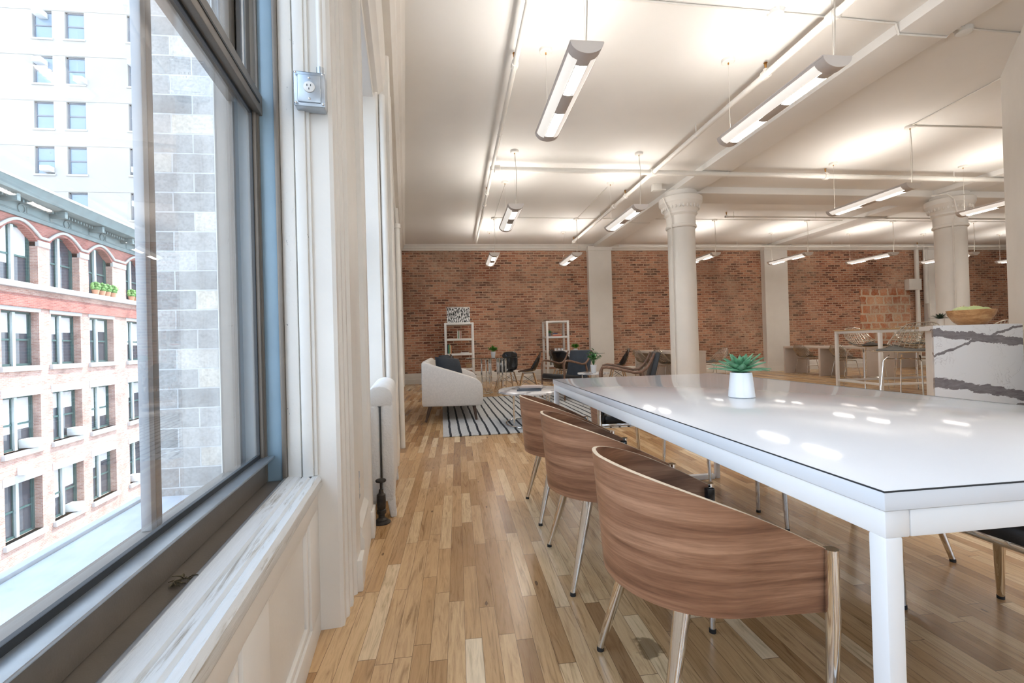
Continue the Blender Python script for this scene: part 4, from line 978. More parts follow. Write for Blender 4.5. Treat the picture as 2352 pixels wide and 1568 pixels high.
# ------------------------------------------------------------------ glass dining tables
def dining(x, y, label, r=.56, rz=.5):
    t_ = thing('glass_dining_table', label, 'table', (x, y, 0), rz)
    MB().lathe([(.001, .728), (r, .728), (r + .003, .733), (r, .740), (.001, .740)], 56, cap=False).build('table_top', 'table_glass', t_)
    for k in range(4):
        a = k * PI / 2; c_, s_ = math.cos(a), math.sin(a)
        m_ = MB()
        for rr0 in (.12, .30):
            px, py = c_ * rr0, s_ * rr0; m_.box(px - .012, px + .012, py - .012, py + .012, 0, .728, .002)
        m_.build('leg', 'chrome', t_)
        m_ = MB()
        x0, x1 = sorted((c_ * .10, c_ * .31)); y0, y1 = sorted((s_ * .10, s_ * .31))
        m_.box(x0 - .012, x1 + .012, y0 - .012, y1 + .012, 0, .022, .002).box(x0 - .012, x1 + .012, y0 - .012, y1 + .012, .704, .726, .002); m_.build('base_bar', 'chrome', t_)
    return t_
dining(.80, 9.30, 'round glass dining table with chrome bar legs behind the sofa')
dining(2.92, 10.35, 'second round glass dining table, mostly hidden behind the blue leather armchair')
leafy('bright green plant in a white pot on the glass table behind the sofa', (.79, 9.30, .7405), .052, .115, 150, .09, .06, .028, 'leaf_fresh', height=.11, stems=22)
leafy('bright green plant in a white pot on the hidden glass table by the right bookshelf', (2.78, 10.25, .7405), .052, .115, 150, .09, .06, .028, 'leaf_fresh', height=.11, stems=22)
def make_shell():
    t_ = thing('shell_chair', None, 'chair')        # faces +X
    def surf(u, v):
        # v 0 front lip of seat .. 1 top of back ; u -1..1 across
        x_ = (u - .5) * 2
        if v < .5:
            k = v / .5; cx = .20 - .34 * k; cz = .43 - .018 * math.sin(k * PI) - .004 + (-.02 * max(0, .15 - k) / .15); wid = .215 + .015 * math.sin(k * PI)
            lift = .045 * abs(x_) ** 2.5 * (k * 1.3 + .15); return Vector((cx, x_ * wid, cz + lift))
        k = (v - .5) / .5
        wid = .225 - .055 * k ** 2.2 * 1.0
        ang = 1 - math.cos(k * PI / 2)
        cx = -.14 - .11 * math.sin(k * PI / 2) ** .8 - .03 * k; cz = .43 + .40 * (k ** 1.25)
        fwd = .085 * abs(x_) ** 2.2 * math.sin(PI * min(1, .25 + k * .7)); lift = .055 * abs(x_) ** 2.5 * (1 - k) * 1.1 - .05 * abs(x_) ** 4 * k
        return Vector((cx + fwd, x_ * wid, cz + lift))
    MB().grid(surf, 17, 25).build('seat_shell', 'black_plastic', t_, smooth=70, solid_=.007)
    w_ = MB()
    for sx_ in (-1, 1):
        for sy_ in (-1, 1):
            o = MB().tube([(sx_ * .11 - .01, sy_ * .13, .385), (sx_ * .205 - .01, sy_ * .215, .004)], [.014, .010], 10).build('leg', 'peg_wood', t_)
    for sy_ in (-1, 1):
        w_.tube([(-.13, sy_ * .14, .34), (.16, sy_ * .19, .14)], .0035, 5).tube([(.11, sy_ * .14, .34), (-.18, sy_ * .19, .14)], .0035, 5)
    for sx_ in (-1, 1):
        w_.tube([(sx_ * .12 - .01, -.14, .34), (sx_ * .17 - .01, .19, .14)], .0035, 5).tube([(sx_ * .12 - .01, .14, .34), (sx_ * .17 - .01, -.19, .14)], .0035, 5)
    w_.tube([(-.12, -.14, .385), (.10, -.14, .385), (.10, .14, .385), (-.12, .14, .385), (-.12, -.14, .385)], .005, 6)
    w_.build('wire_brace', 'dark_wire', t_)
    return t_
sc_ = make_shell(); SG = 'black moulded shell chairs at the glass tables'
for i, (x, y, rz, lab) in enumerate([(1.13, 9.98, -PI / 2 - .45, 'glossy black shell chair behind the first glass table, back towards the brick wall'), (1.52, 9.45, PI - .1, 'black shell chair in side view right of the first glass table'),
        (.20, 9.25, .15, 'dark shell chair between the sofa and the first glass table, left one'), (2.42, 9.85, .9, 'black shell chair in front of the right bookshelf, behind the blue armchair'),
        (2.62, 10.95, -.7, 'black shell chair beyond the second glass table against the right bookshelf'), (3.75, 10.2, PI - .2, 'black shell chair at the far right of the second glass table, beside the pilaster')]):
    place(sc_, i > 0, (x, y, 0), rz, lab, SG)

# ------------------------------------------------------------------ bookshelves
def shelf(x0, x1, y0, y1, label, rz=0):
    cx, cy2 = (x0 + x1) / 2, (y0 + y1) / 2; w_, d_ = (x1 - x0) / 2, (y1 - y0) / 2
    t_ = thing('bookshelf', label, 'bookshelf', (cx, cy2, 0), rz)
    H = 1.575
    for sx_ in (-1, 1):
        for sy_ in (-1, 1): MB().box(sx_ * w_ - (.055 if sx_ > 0 else 0), sx_ * w_ + (.055 if sx_ < 0 else 0), sy_ * d_ - (.055 if sy_ > 0 else 0), sy_ * d_ + (.055 if sy_ < 0 else 0), 0, H, .003).build('post', 'white_metal', t_)
    for z in (.055, .42, .80, 1.175, H):
        MB().box(-w_ + .003, w_ - .003, -d_ + .003, d_ - .003, z - .05, z - .001, .003).build('shelf_board', 'white_metal', t_)
    return t_
shelf(-.235, .505, 11.52, 11.95, 'white open bookshelf with a black and white print on top, left one')
shelf(2.37, 2.98, 11.55, 12.10, 'white open bookshelf near the pilaster, right one')
pc = thing('framed_print', 'black and white abstract print leaning on top of the left bookshelf', 'picture', (.13, 11.78, 1.576))
pc.rotation_euler = (math.radians(-6), 0, 0)
pc.location = (.13, 11.72, 1.578)
MB().box(-.29, .29, 0, .022, 0, .40).build('canvas', 'print', pc)
MB().box(-.295, -.283, -.004, .022, 0, .405).box(.283, .295, -.004, .022, 0, .405).box(-.295, .295, -.004, .022, 0, .012).box(-.295, .295, -.004, .022, .393, .405).build('frame', 'plastic_white', pc)
def ubook(label, x, y, z, t_, h_, d_, col, lean=0):
    o = thing('book', label, 'book', (x, y, z), 0, 'upright books on the left bookshelf')
    cm = solid('spine ' + label[:22], col)
    MB().box(0, .002, 0, d_, 0, h_).box(t_ - .002, t_, 0, d_, 0, h_).box(0, t_, 0, .002, 0, h_).build('cover', cm, o)
    MB().box(.002, t_ - .002, .002, d_ - .003, .003, h_ - .003).build('pages', 'ivory', o); return o
x = .085
for lab, tk, h_, col in [('white spined book, first of the upper group on the left bookshelf', .022, .20, (.75, .74, .70)), ('green spined book, second of the upper group on the left bookshelf', .018, .185, (.15, .33, .18)), ('cream spined book in the middle of the upper group, left bookshelf', .024, .205, (.72, .68, .60)),
        ('red spined book of the upper group on the left bookshelf', .015, .20, (.55, .12, .08)), ('pale pink book closing the upper group on the left bookshelf', .024, .19, (.75, .60, .52))]:
    ubook(lab, x, 11.60, 1.175, tk, h_, .15, col); x += tk + .001
x = -.175
for lab, tk, h_, col in [('black spined book at the left end of the lower group, left bookshelf', .022, .23, (.03, .03, .04)), ('teal spined book of the lower group on the left bookshelf', .02, .22, (.06, .25, .22)), ('green spined book of the lower group on the left bookshelf', .018, .235, (.18, .42, .16)), ('yellow spined book of the lower group on the left bookshelf', .014, .22, (.65, .50, .15)),
        ('white spined book of the lower group on the left bookshelf', .018, .215, (.75, .74, .72)), ('orange spined book at the right end of the lower group, left bookshelf', .02, .21, (.62, .22, .08))]:
    ubook(lab, x, 11.60, .80, tk, h_, .16, col); x += tk + .001
book('white book lying flat on the lower shelf of the left bookshelf', (.27, 11.68, .80), 0, (.22, .16, .025), (.76, .75, .73))
pt_ = thing('woven_basket', 'small tan woven basket on the lowest visible shelf of the left bookshelf', 'basket', (.36, 11.7, .42))
MB().lathe([(.06, 0), (.07, .02), (.08, .10), (.078, .11), (.072, .10), (.06, .012), (.001, .01)], 24).build('basket_body', 'oak_light', pt_)
RB = 'books lying flat on the right bookshelf'
book('red spined book at the bottom of the stack on the right bookshelf', (2.68, 11.72, 1.175), PI / 2, (.16, .24, .028), (.62, .14, .08), group=RB)
book('pale orange book in the middle of the stack on the right bookshelf', (2.68, 11.72, 1.204), PI / 2, (.155, .23, .024), (.68, .42, .30), group=RB)
book('dark blue book on top left of the stack on the right bookshelf', (2.63, 11.72, 1.229), PI / 2, (.15, .12, .026), (.06, .08, .20), group=RB)
agave('potted_succulent', 'dark green cactus in a grey pot on the upper shelf of the right bookshelf', (2.485, 11.72, 1.175), (.052, .045), .085, 26, .12, .05, 'leaf_deep', 'pot_grey')
for k in range(3):
    c_ = thing('cup', ['left', 'middle', 'right'][k] + ' white cup of the three on the second shelf of the right bookshelf', 'cup', (2.64 + k * .085, 11.70, .80), 0, 'white cups on the right bookshelf')
    MB().lathe([(.022, 0), (.026, .004), (.034, .055), (.031, .055), (.024, .008), (.001, .006)], 20).build('cup_body', 'pot_white', c_)
    MB().tube([(.033, 0, .045), (.048, 0, .038), (.048, 0, .022), (.031, 0, .016)], .003, 6).build('cup_handle', 'pot_white', c_)
for k in range(5):
    ob_ = thing('book', ['cream', 'black', 'white', 'grey', 'tan'][k] + ' upright book low on the right bookshelf, partly hidden', 'book', (2.44 + k * .03, 11.60, .42), 0, 'upright books low on the right bookshelf')
    MB().box(0, .026, 0, .16, 0, .24 + .01 * (k % 3)).build('cover', solid('low spine %d' % k, [(.72, .68, .6), (.03, .03, .03), (.78, .77, .75), (.4, .4, .4), (.5, .4, .3)][k]), ob_)

# ------------------------------------------------------------------ desks
def desk(x0, x1, y0, y1, panels, label, h=.735, th=.055):
    t_ = thing('desk', label, 'desk', (x0, y0, 0))
    MB().box(0, x1 - x0, 0, y1 - y0, h - th, h, .003).build('desk_top', 'desk', t_)
    for p in panels: MB().box(.002, x1 - x0 - .002, p - y0 - .03, p - y0 + .03, 0, h - th, .003).build('leg_panel', 'desk', t_)
    return t_
desk(8.99, 9.72, 8.98, 11.50, [9.02, 10.26, 11.46], 'long pale panel-leg desk against the brick wall behind the bar, with wire chairs')
desk(4.72, 5.47, 9.35, 11.52, [9.39, 10.45, 11.48], 'pale panel-leg desk partly hidden behind the nearer column')
desk(12.7, 13.5, 9.6, 11.8, [9.64, 11.76], 'pale desk glimpsed behind the bar stools at the far right')
def wire_surf(u, v):
    """u -1..1 across, v 0 front..1 top of back (faces +X)"""
    a = abs(u)
    if v < .48:
        k = v / .48; x = .24 - .36 * k; z = .46 - .03 * math.sin(k * PI * .9) - .015 * (k < .1); w_ = .27 - .02 * k
        z += .075 * a ** 2.4 * k; return Vector((x, u * w_, z))
    k = (v - .48) / .52
    x = -.12 - .13 * math.sin(k * PI / 2) - .03 * k; z = .45 + .33 * k ** 1.15; w_ = .25 + .015 * math.sin(k * PI) - .06 * k ** 3
    x += .11 * a ** 2 * (1 - .4 * k) ; z += .07 * a ** 2.4 * (1 - k) - .055 * a ** 4 * k
    return Vector((x, u * w_, z))
def wire_shell(t_, dz=0.0, nu=13, nv=19):
    m_ = MB()
    for i in range(nu):
        u = -1 + 2 * i / (nu - 1); m_.tube([wire_surf(u, v / 20) + Vector((0, 0, dz)) for v in range(21)], .0045 if 0 < i < nu - 1 else .0065, 5)
    for j in range(nv):
        v = j / (nv - 1); m_.tube([wire_surf(-1 + u / 8, v) + Vector((0, 0, dz)) for u in range(17)], .0045 if 0 < j < nv - 1 else .0065, 5)
    return m_.build('wire_seat', 'steel_wire', t_)
def make_wire():
    t_ = thing('wire_chair', None, 'chair'); wire_shell(t_)
    MB().grid(lambda u, v: wire_surf((u - .5) * 1.7, .04 + v * .42) + Vector((0, 0, .012)), 9, 9).build('seat_pad', 'seat_grey', t_, smooth=70, solid_=.014)
    for sy_ in (-1, 1):
        MB().tube([(.20, sy_ * .20, .008), (.12, sy_ * .17, .40), (-.12, sy_ * .17, .40), (-.19, sy_ * .21, .008)], .0065, 8).tube([(.20, sy_ * .20, .008), (-.19, sy_ * .21, .008)], .006, 8).build('leg_frame', 'chrome', t_)
    MB().tube([(.12, -.17, .40), (.12, .17, .40)], .006, 8).tube([(-.12, -.17, .40), (-.12, .17, .40)], .006, 8).tube([(.155, -.185, .22), (.155, .185, .22)], .005, 6).build('cross_bar', 'chrome', t_)
    return t_
wc = make_wire(); WG = 'wire chairs at the pale desks'
for i, (x, y, rz, lab) in enumerate([(9.16, 10.86, .0, 'wire chair at the far bay of the long desk behind the bar'), (9.10, 9.62, .0, 'wire chair at the near bay of the long desk behind the bar'), (4.75, 10.95, .1, 'wire chair at the desk left of the column, farther one'), (4.85, 9.95, .05, 'wire chair at the desk left of the column, nearer one'), (6.0, 9.9, PI, 'wire chair behind the desk end right of the column, only its top seen')]):
    place(wc, i > 0, (x, y, 0), rz, lab, WG)

# ------------------------------------------------------------------ bar table, stools
bt = thing('bar_table', 'tall bar table with thin oak top and white tube frame', 'bar table', (6.52, 6.25, 0), math.radians(-4))
BW, BD = 4.2, .93
MB().box(-.01, BW, -.01, BD, 1.065, 1.088, .002).build('table_top', 'oak_light', bt)
MB().box(0, BW - .01, 0, .045, 1.02, 1.064, .003).box(0, BW - .01, BD - .055, BD - .01, 1.02, 1.064, .003).box(0, .045, .045, BD - .055, 1.02, 1.064, .003).box(BW - .055, BW - .01, .045, BD - .055, 1.02, 1.064, .003).build('top_frame', 'white_metal', bt)
for x in (0, BW - .055):
    for y in (0, BD - .055): MB().box(x, x + .045, y, y + .045, 0, 1.02, .003).build('leg', 'white_metal', bt)
MB().box(.045, BW - .055, .005, .04, .20, .235, .003).box(.005, .04, .045, BD - .055, .20, .235, .003).box(.045, BW - .055, BD - .05, BD - .015, .20, .235, .003).build('foot_rail', 'white_metal', bt)
def make_stool():
    t_ = thing('wire_bar_stool', None, 'bar stool'); wire_shell(t_, .345)
    MB().grid(lambda u, v: wire_surf((u - .5) * 1.8, .03 + v * .44) + Vector((0, 0, .358)), 9, 9).build('seat_pad', 'seat_grey', t_, smooth=70, solid_=.018)
    for sy_ in (-1, 1):
        for sx_ in (-1, 1):
            MB().tube([(sx_ * .12, sy_ * .15, .745), (sx_ * .17, sy_ * .19, .68), (sx_ * .225, sy_ * .235, .008)], .0075, 8).lathe([(.012, 0), (.012, .008)], 8, (sx_ * .225, sy_ * .235, 0)).build('leg', 'chrome', t_)
    MB().tube([(.208, -.222, .22), (.208, .222, .22), (-.208, .222, .22), (-.208, -.222, .22)], .006, 8, closed=True).build('foot_ring', 'chrome', t_)
    MB().tube([(.15, -.18, .70), (-.15, .18, .70)], .005, 6).tube([(.15, .18, .70), (-.15, -.18, .70)], .005, 6).build('cross_bar', 'chrome', t_)
    return t_
ws = make_stool(); BSG = 'wire bar stools around the bar'
for i, (x, y, rz, lab) in enumerate([(7.35, 7.35, -PI / 2, 'wire bar stool on the far side of the oak bar table, left one'), (8.35, 7.30, -PI / 2, 'wire bar stool on the far side of the oak bar table, right one'), (5.32, 4.72, PI + .25, 'nearest wire bar stool, beside the veined marble counter'), (6.55, 4.85, PI / 2, 'wire bar stool behind the fruit bowl, only its curved top seen')]):
    place(ws, i > 0, (x, y, 0), rz, lab, BSG)
agave('potted_succulent', 'dark spiky plant in a white pot on the oak bar table', (8.33, 6.85, 1.082), (.055, .045), .15, 26, .16, .030, 'leaf_dark')

# marble counter
mc = thing('marble_counter', 'white counter clad in boldly veined marble at the right edge', 'counter', (0, 0, 0))
x0 = 4.06; y0 = 3.40; H = 1.058
dxs, dys = .66, .75
MB().prism([(x0, y0), (x0 + .9, y0), (x0 + .9, y0 + .06), (x0 + .055, y0 + .06)], 0, H, bev=.0).build('front_panel', 'marble', mc, smooth=0)
MB().prism([(x0 + .056, y0 + .061), (x0 + .90, y0 + .061), (x0 + 1.30, y0 + .52), (x0 + .46, y0 + .52)], H - .04, H, bev=.0).build('counter_top', 'marble', mc, smooth=0)
MB().prism([(x0 + .12, y0 + .062), (x0 + .86, y0 + .062), (x0 + 1.22, y0 + .48), (x0 + .48, y0 + .48)], 0, H - .041).build('cabinet_body', 'white_metal', mc, smooth=0)
bw_ = thing('fruit_bowl', 'wooden bowl holding pale green melons on the marble counter', 'bowl', (4.74, 3.63, H))
MB().lathe([(.001, 0), (.075, 0), (.09, .004), (.125, .035), (.158, .09), (.172, .138), (.165, .139), (.151, .093), (.115, .040), (.07, .012), (.001, .010)], 44, cap=False).build('bowl_body', 'bowl_wood', bw_)
for k, (dx, dy, r_) in enumerate([(-.090, -.01, .060), (-.03, -.065, .060), (.045, .01, .068), (.105, -.035, .048), (-.02, .075, .060)]):
    f_ = thing('melon', ['leftmost pale green melon in the wooden bowl', 'small front melon, second from left in the wooden bowl', 'largest green melon in the middle of the wooden bowl', 'rightmost small round green melon in the wooden bowl', 'melon at the back of the wooden bowl'][k], 'fruit', (4.74 + dx, 3.63 + dy, H + .122), 0, 'melons in the wooden bowl')
    MB().sphere((0, 0, 0), r_, (1.08, 1, .86), 20, 14).build('melon_body', 'fruit', f_)
    MB().tube([(0, 0, r_ * .84), (.004, 0, r_ * .84 + .008)], .0025, 6).build('stem', 'oak_light', f_)

# electrical boxes on the brick wall
eb = thing('junction_box', 'upper white electrical box with two pipes rising to the ceiling on the brick wall', 'electrical box', (14.0, YB, 0))
MB().box(-.15, .28, -.16, .0, 2.32, 2.66, .005).build('box_body', 'pipe_white', eb)
for xx in (.19, .50): MB().tube([(xx, -.10, 0.3 if xx < .3 else 1.9), (xx, -.10, 3.56)], .06, 12).build('pipe', 'pipe_white', eb)
eb = thing('junction_box', 'lower white electrical box left of the third pilaster', 'electrical box', (14.44, YB - .005, 0))
MB().box(.0, .60, -.24, -.17, 1.15, 1.88, .005).build('box_body', 'pipe_white', eb)
MB().box(.55, .58, -.245, -.24, 1.45, 1.55).build('latch', 'grille', eb)

# ------------------------------------------------------------------ outside
KS = .85; TF = -17.0
def zc(z): return 1 + (z - 1) * KS
rf = tag(wobj(MB().box(-2.66, -.62, -6.0, 5.55, -.62, -.50, .01).box(-2.74, -2.66, -6, 5.5, -.62, -.47, .01).build('terrace_roof', 'roof')), 'pale silver painted flat roof just outside the window', 'roof')
nb = tag(MB().box(-3.20, -2.26, 5.22, 6.0, -9, 11).box(-3.20, -2.55, 6.0, 12.0, -9, 11).build('neighbouring_wall', 'block', smooth=0), 'grey painted concrete block wall rising beside the terrace', 'wall')
tag(MB().box(-2.26, -1.22, 5.26, 5.9, -.5, 11, .01).build('casing_reflection', 'stone_white'), 'added pale upright strip standing for the white casing mirrored in the window glass', 'reflection')  # added solid strip, put in for the casing's reflection in the glass
struct(MB().box(-90, 40, -60, 120, -16.2, -16).build('ground', 'street', smooth=0))
bb_ = thing('brick_building', 'red brick commercial building with arched top windows and a green cornice across the street', 'building', WT * TF, A)
# local: x outwards toward us, y = s
S0, S1b = 14.0, 40.5
wins = [(25.12 - 3.37 * 2, 27.6 - 3.37 * 2), (25.12 - 3.37, 27.6 - 3.37), (25.12, 27.6), (28.5, 30.99), (31.87, 34.35), (35.2, 37.7), (39.28, 41.76), (42.66, 45.14)]
rows = [(-15.2, -12.9), (-8.55, -5.6), (-3.95, -1.07), (.55, 3.5)]
wl = MB()
zlev = [-16.0 / KS] 
def wallbox(s0, s1, z0, z1): wl.box(-.9, 0, s0 * KS, s1 * KS, zc(z0), zc(z1))
edges = [14.0]
for a, b2 in wins: edges += [a, b2]
edges.append(48.0)
for k in range(0, len(edges), 2): wallbox(edges[k], edges[k + 1], -20, 5.03)
for a, b2 in wins:
    lev = [-20] + [v for r in rows for v in r] + [5.03]
    for k in range(0, len(lev), 2): wallbox(a, b2, lev[k], lev[k + 1])
wl.build('facade_wall', 'facade_brick', bb_, smooth=0)
MB().box(-12, -.9, 14 * KS, 48 * KS, -16, zc(9.2)).build('building_mass', 'room_dark', bb_, smooth=0)
# top storey piers
pr_ = MB()
for k in range(0, len(edges), 2): pr_.box(-.9, 0, edges[k] * KS, edges[k + 1] * KS, zc(5.03), zc(7.25))
pr_.build('upper_piers', 'facade_brick', bb_, smooth=0)
cb_ = MB()
for k in range(0, len(edges), 2): cb_.box(-.1, .05, edges[k] * KS, edges[k + 1] * KS, zc(7.25), zc(7.58), .01)
cb_.build('pier_capitals', 'stone_white', bb_)
# arched spandrel above the top windows
def arch_face():
    mb = MB()
    for k in range(0, len(edges), 2): mb.box(-.9, 0, edges[k] * KS, edges[k + 1] * KS, zc(7.58), zc(8.62))
    for a, b2 in wins:
        n_ = 10; pts_ = [(a * KS, zc(8.62)), (a * KS, zc(7.5))]
        for j in range(n_ + 1):
            f_ = j / n_; pts_.append(((a + (b2 - a) * f_) * KS, zc(7.5 + .72 * math.sin(PI * f_) ** .8)))
        pts_ += [(b2 * KS, zc(7.5)), (b2 * KS, zc(8.62))]
        clean = []
        for p in pts_:
            if not clean or (abs(p[0] - clean[-1][0]) + abs(p[1] - clean[-1][1])) > 1e-4: clean.append(p)
        mb.prism(clean, -.9, 0, axis='x')
    return mb
arch_face().build('arched_spandrel', 'red_brick', bb_, smooth=0)
hood = MB(); pts_ = []
for (a, b2), nx_ in zip(wins, wins[1:] + [None]):
    for j in range(11):
        f_ = j / 10; pts_.append((.06, (a - .15 + (b2 - a + .3) * f_) * KS, zc(7.75 + .68 * math.sin(PI * f_))))
hood.tube(pts_, .07, 6).build('hood_moulding', 'stone_white', bb_)
# cornice
cn = MB().prism([(-.2, zc(8.55)), (.10, zc(8.55)), (.14, zc(8.75)), (.10, zc(8.8)), (.10, zc(9.25)), (.20, zc(9.3)), (.25, zc(9.42)), (.85, zc(9.5)), (.95, zc(9.75)), (1.02, zc(9.95)), (1.05, zc(10.02)), (-.2, zc(10.1))], 14 * KS, 47.6 * KS, axis='y')
co = cn.build('cornice', 'cornice_green', bb_)
MB().box(-.3, 1.07, 14 * KS, 47.7 * KS, zc(10.0), zc(10.13)).build('cornice_flashing', 'stone_white', co)
br_ = MB(); k = 15.0
while k < 47:
    br_.box(.1, .75, k * KS - .10, k * KS + .10, zc(9.05), zc(9.45), .02); k += 3.37 / 1.0
br_.build('cornice_brackets', 'cornice_green', co)
dn = MB(); k = 15.0
while k < 47: dn.box(.20, .42, k * KS, k * KS + .09, zc(9.22), zc(9.36)); k += .26
dn.build('dentils', 'cornice_green', co)
md_ = MB()
for a, b2 in wins:
    c0 = (a + b2) / 2
    for d_ in (-.85, .85): md_.box(.10, .125, (c0 + d_ - .5) * KS, (c0 + d_ + .5) * KS, zc(8.84), zc(9.18), .01)
    lp = [(.12, c0 * KS + .20 * math.cos(2 * PI * j / 16), zc(9.0) + .20 * math.sin(2 * PI * j / 16)) for j in range(16)]; md_.tube(lp, .03, 6, closed=True)
md_.build('frieze_panels', 'cornice_green', co)
MB().box(0, .10, 14 * KS, 48 * KS, zc(3.72), zc(4.40)).build('brick_band', 'red_brick', bb_, smooth=0)
MB().box(0, .30, 14 * KS, 48 * KS, zc(4.72), zc(5.02), .01).build('sill_course', 'stone_white', bb_)
random.seed(5)
for ri, (z0, z1) in enumerate(rows + [(5.03, 8.2)]):
    for wi, (a, b2) in enumerate(wins):
        if wi in (0, 7): continue
        c0 = (a + b2) / 2; y0_, y1_ = a * KS, b2 * KS; Z0, Z1 = zc(z0), zc(z1); zm = Z0 + (Z1 - Z0) * .48; D0 = -.38
        f_ = MB()
        f_.box(D0 - .08, D0 + .05, y0_, y0_ + .10, Z0, Z1).box(D0 - .08, D0 + .05, y1_ - .10, y1_, Z0, Z1).box(D0 - .08, D0 + .05, y0_, y1_, Z0, Z0 + .10).box(D0 - .08, D0 + .05, y0_, y1_, Z1 - .10, Z1)
        cm = (y0_ + y1_) / 2
        for (p, q) in ((y0_ + .10, cm - .10), (cm + .10, y1_ - .10)):
            f_.box(D0 - .05, D0 + .02, p, p + .05, Z0, Z1).box(D0 - .05, D0 + .02, q - .05, q, Z0, Z1).box(D0 - .05, D0 + .03, p, q, zm - .04, zm + .04)
        wo_ = f_.build('window', 'frame_green', bb_)
        MB().box(D0 - .04, D0 + .12, cm - .10, cm + .06, Z0, Z1 - .05).build('mullion', 'frame_light', wo_)
        MB().box(D0 - .03, D0 - .02, y0_ + .05, y1_ - .05, Z0 + .02, Z1 - .02).build('pane', 'bldg_glass', wo_, smooth=0)
        if random.random() < .75:
            bh = random.uniform(.25, .7) * (Z1 - Z0); MB().box(D0 - .022, D0 - .012, y0_ + .16, cm - .16, Z1 - bh, Z1 - .1).box(D0 - .022, D0 - .012, cm + .14, y1_ - .16, Z1 - bh * random.uniform(.7, 1.1), Z1 - .1).build('blind', 'blind', wo_, smooth=0)
        if ri < 4:
            MB().box(-.3, .14, y0_ - .14, y1_ + .12, Z0 - .24, Z0, .01).build('window_sill', 'stone_white', bb_)
            MB().box(-.05, .02, y0_ - .10, y1_ + .10, Z1, Z1 + .36).build('lintel', 'stone_white', bb_, smooth=0)
# air conditioners on the brick building
def make_ac(sz=(.62, .5, .40)):
    t_ = thing('window_air_conditioner', None, 'air conditioner')
    MB().box(0, sz[0], -sz[1] / 2, sz[1] / 2, 0, sz[2], .015).build('casing', 'plastic_white', t_)
    g = MB()
    for k in range(6): g.box(sz[0] - .002, sz[0] + .006, -sz[1] / 2 + .05, sz[1] / 2 - .05, .05 + k * .055, .075 + k * .055)
    g.build('grille', 'grille', t_)
    return t_
acp = make_ac(); ACG = 'air conditioners in the windows of the buildings outside'
acs = [((30.3), -3.9, 'air conditioner in the leftmost window of the third row of the brick building'), (33.9, -3.9, 'air conditioner in the second window of the third row of the brick building'), (40.0, -8.5, 'air conditioner in the lowest row beside the block wall on the brick building'), (33.6, -8.5, 'air conditioner low in the second window of the bottom row, brick building'), (29.6, -3.2 - 2.0, 'boxy air conditioner hanging below the leftmost third row window, brick building')]
for i, (s_, z_, lab) in enumerate(acs):
    p_ = W(s_ * KS, TF - .35, zc(z_)); place(acp, i > 0, p_, A, lab, ACG)
# balcony shrubs
def make_shrub():
    t_ = thing('potted_shrub', None, 'shrub')
    MB().lathe([(.13, 0), (.18, .26), (.16, .26), (.15, .22)], 14).build('pot', 'terracotta', t_)
    random.seed(9); f_ = MB()
    for k in range(26):
        v = Vector((random.gauss(0, 1), random.gauss(0, 1), random.gauss(0, 1))).normalized() * .17
        f_.sphere((v.x, v.y, .46 + v.z * 1.2), .085, (1, 1, 1), 8, 6)
    o = f_.build('foliage', 'shrub', t_)
    return t_
sh_ = make_shrub()
for i, (s_, d_, lab) in enumerate([(35.55, .0, 'first clipped shrub from the left on the ledge of the brick building'), (36.15, .02, 'second clipped shrub from the left on the building ledge'), (36.75, 0, 'third clipped shrub from the left on the building ledge'), (37.3, .03, 'fourth clipped shrub from the left on the building ledge'),
        (39.6, 0, 'fifth clipped shrub from the left, under the rightmost arched window'), (40.15, .02, 'sixth clipped shrub from the left, under the rightmost arched window'), (40.7, 0, 'seventh clipped shrub from the left, under the rightmost arched window'), (41.3, .02, 'last clipped shrub, half hidden by the window mullion')]):
    place(sh_, i > 0, W(s_ * KS, TF + .0 + .15 + d_, zc(5.02)), 0, lab, 'clipped shrubs on the building ledge')
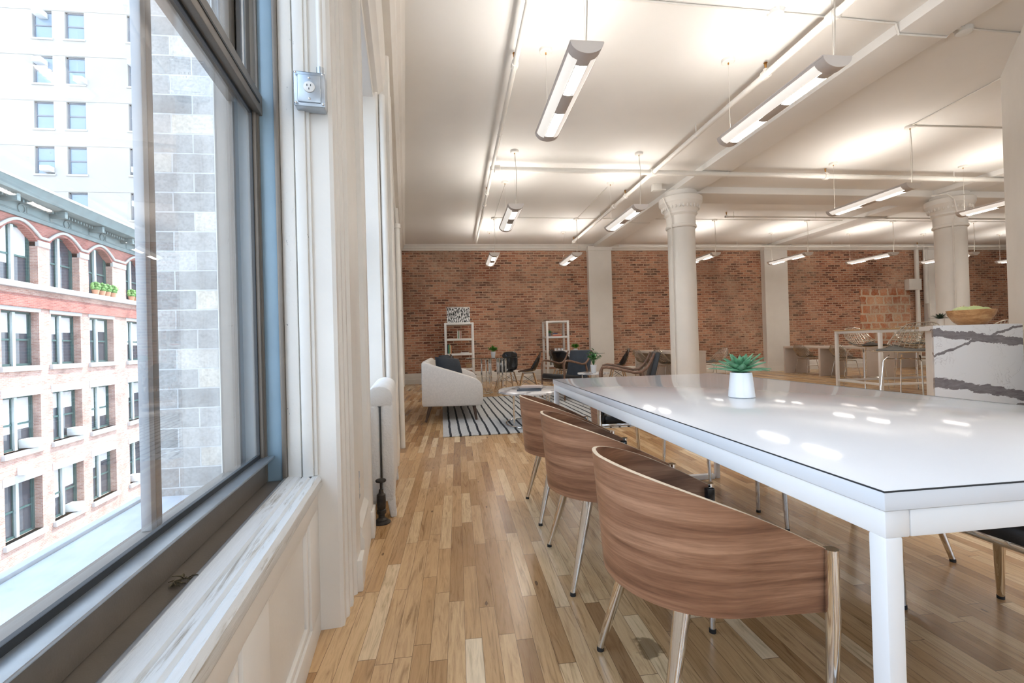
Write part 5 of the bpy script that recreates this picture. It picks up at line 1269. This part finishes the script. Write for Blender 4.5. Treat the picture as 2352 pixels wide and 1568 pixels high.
# pale apartment tower
tw = thing('apartment_tower', 'tall pale apartment tower with small sash windows behind the brick building', 'building', (0, 46, 0))
kx = 46 / 34
MB().box(-62, -24.0, 0.35, 14, -16, 62).build('tower_wall', 'beige_bldg', tw, smooth=0)
xsl = [-31.35, -27.38, -25.43, -21.62, -19.66]
zb = [28.9, 25.75, 22.7, 19.65, 16.6, 13.2 + .25, 10.3, 7.3]
zrows = [(22.4 + 3.08 * 2, 24.2 + 3.08 * 2), (22.4 + 3.08, 24.2 + 3.08), (22.33, 24.18), (19.29, 21.15), (16.25, 18.09), (13.21, 15.07), (10.15, 12.0), (7.1, 8.9)]
fw = MB()
allx = sorted(xsl)
XL, XR = -62.0, -24.0
xe = [XL]
for a in allx: xe += [a * kx, (a + 1.18) * kx]
xe.append(XR)
def zt_(z): return 1 + (z - 1) * kx
for k in range(0, len(xe), 2):
    if xe[k + 1] > xe[k]: fw.box(xe[k], xe[k + 1], 0, .4, -16, 62)
zl = [-16] + [zt_(v) for r in reversed(zrows) for v in r] + [62]
for a in allx:
    for k in range(0, len(zl), 2): fw.box(a * kx, (a + 1.18) * kx, 0, .4, zl[k], zl[k + 1])
fw.build('front_wall', 'beige_bldg', tw, smooth=0)
sc2 = MB()
for (z0, z1) in zrows[::1]:
    sc2.box(XL, XR, -.04, .02, zt_(z1) + .05, zt_(z1) + .13)
sc2.build('string_courses', 'beige_bldg', tw, smooth=0)
for a in allx:
    for (z0, z1) in zrows:
        X0, X1, Z0, Z1 = a * kx, (a + 1.18) * kx, zt_(z0), zt_(z1); zm = (Z0 + Z1) / 2
        f_ = MB().box(X0, X0 + .12, .15, .3, Z0, Z1).box(X1 - .12, X1, .15, .3, Z0, Z1).box(X0, X1, .15, .3, Z0, Z0 + .12).box(X0, X1, .15, .3, Z1 - .12, Z1).box(X0, X1, .17, .3, zm - .06, zm + .06)
        wo_ = f_.build('window', 'frame_grey', tw)
        MB().box(X0 + .1, X1 - .1, .22, .24, Z0 + .1, Z1 - .1).build('pane', 'sky_glass', wo_, smooth=0)
        MB().box(X0 - .12, X1 + .12, -.10, .1, Z0 - .16, Z0).build('window_sill', 'stone_white', tw)
for i, (a, z_, lab) in enumerate([(-27.2, 23.7, 'air conditioner at the top left window of the pale tower'), (-27.25, 20.5, 'air conditioner in the second window down, left column of the pale tower'), (-24.8, 19.3, 'air conditioner low in the second window of the right column, pale tower'), (-26.9, 13.3, 'air conditioner in the fourth window down of the left column, pale tower'), (-21.5, 20.6, 'air conditioner on the pale tower nearest the block wall, upper'), (-21.4, 13.3, 'air conditioner on the pale tower nearest the block wall, middle'), (-21.4, 11.0, 'air conditioner on the pale tower nearest the block wall, lower')]):
    o = place(acp, True, ((a + .4) * kx, 46.2, zt_(z_)), -PI / 2, lab, ACG); o.scale = (1.3, 1.5, 1.2)
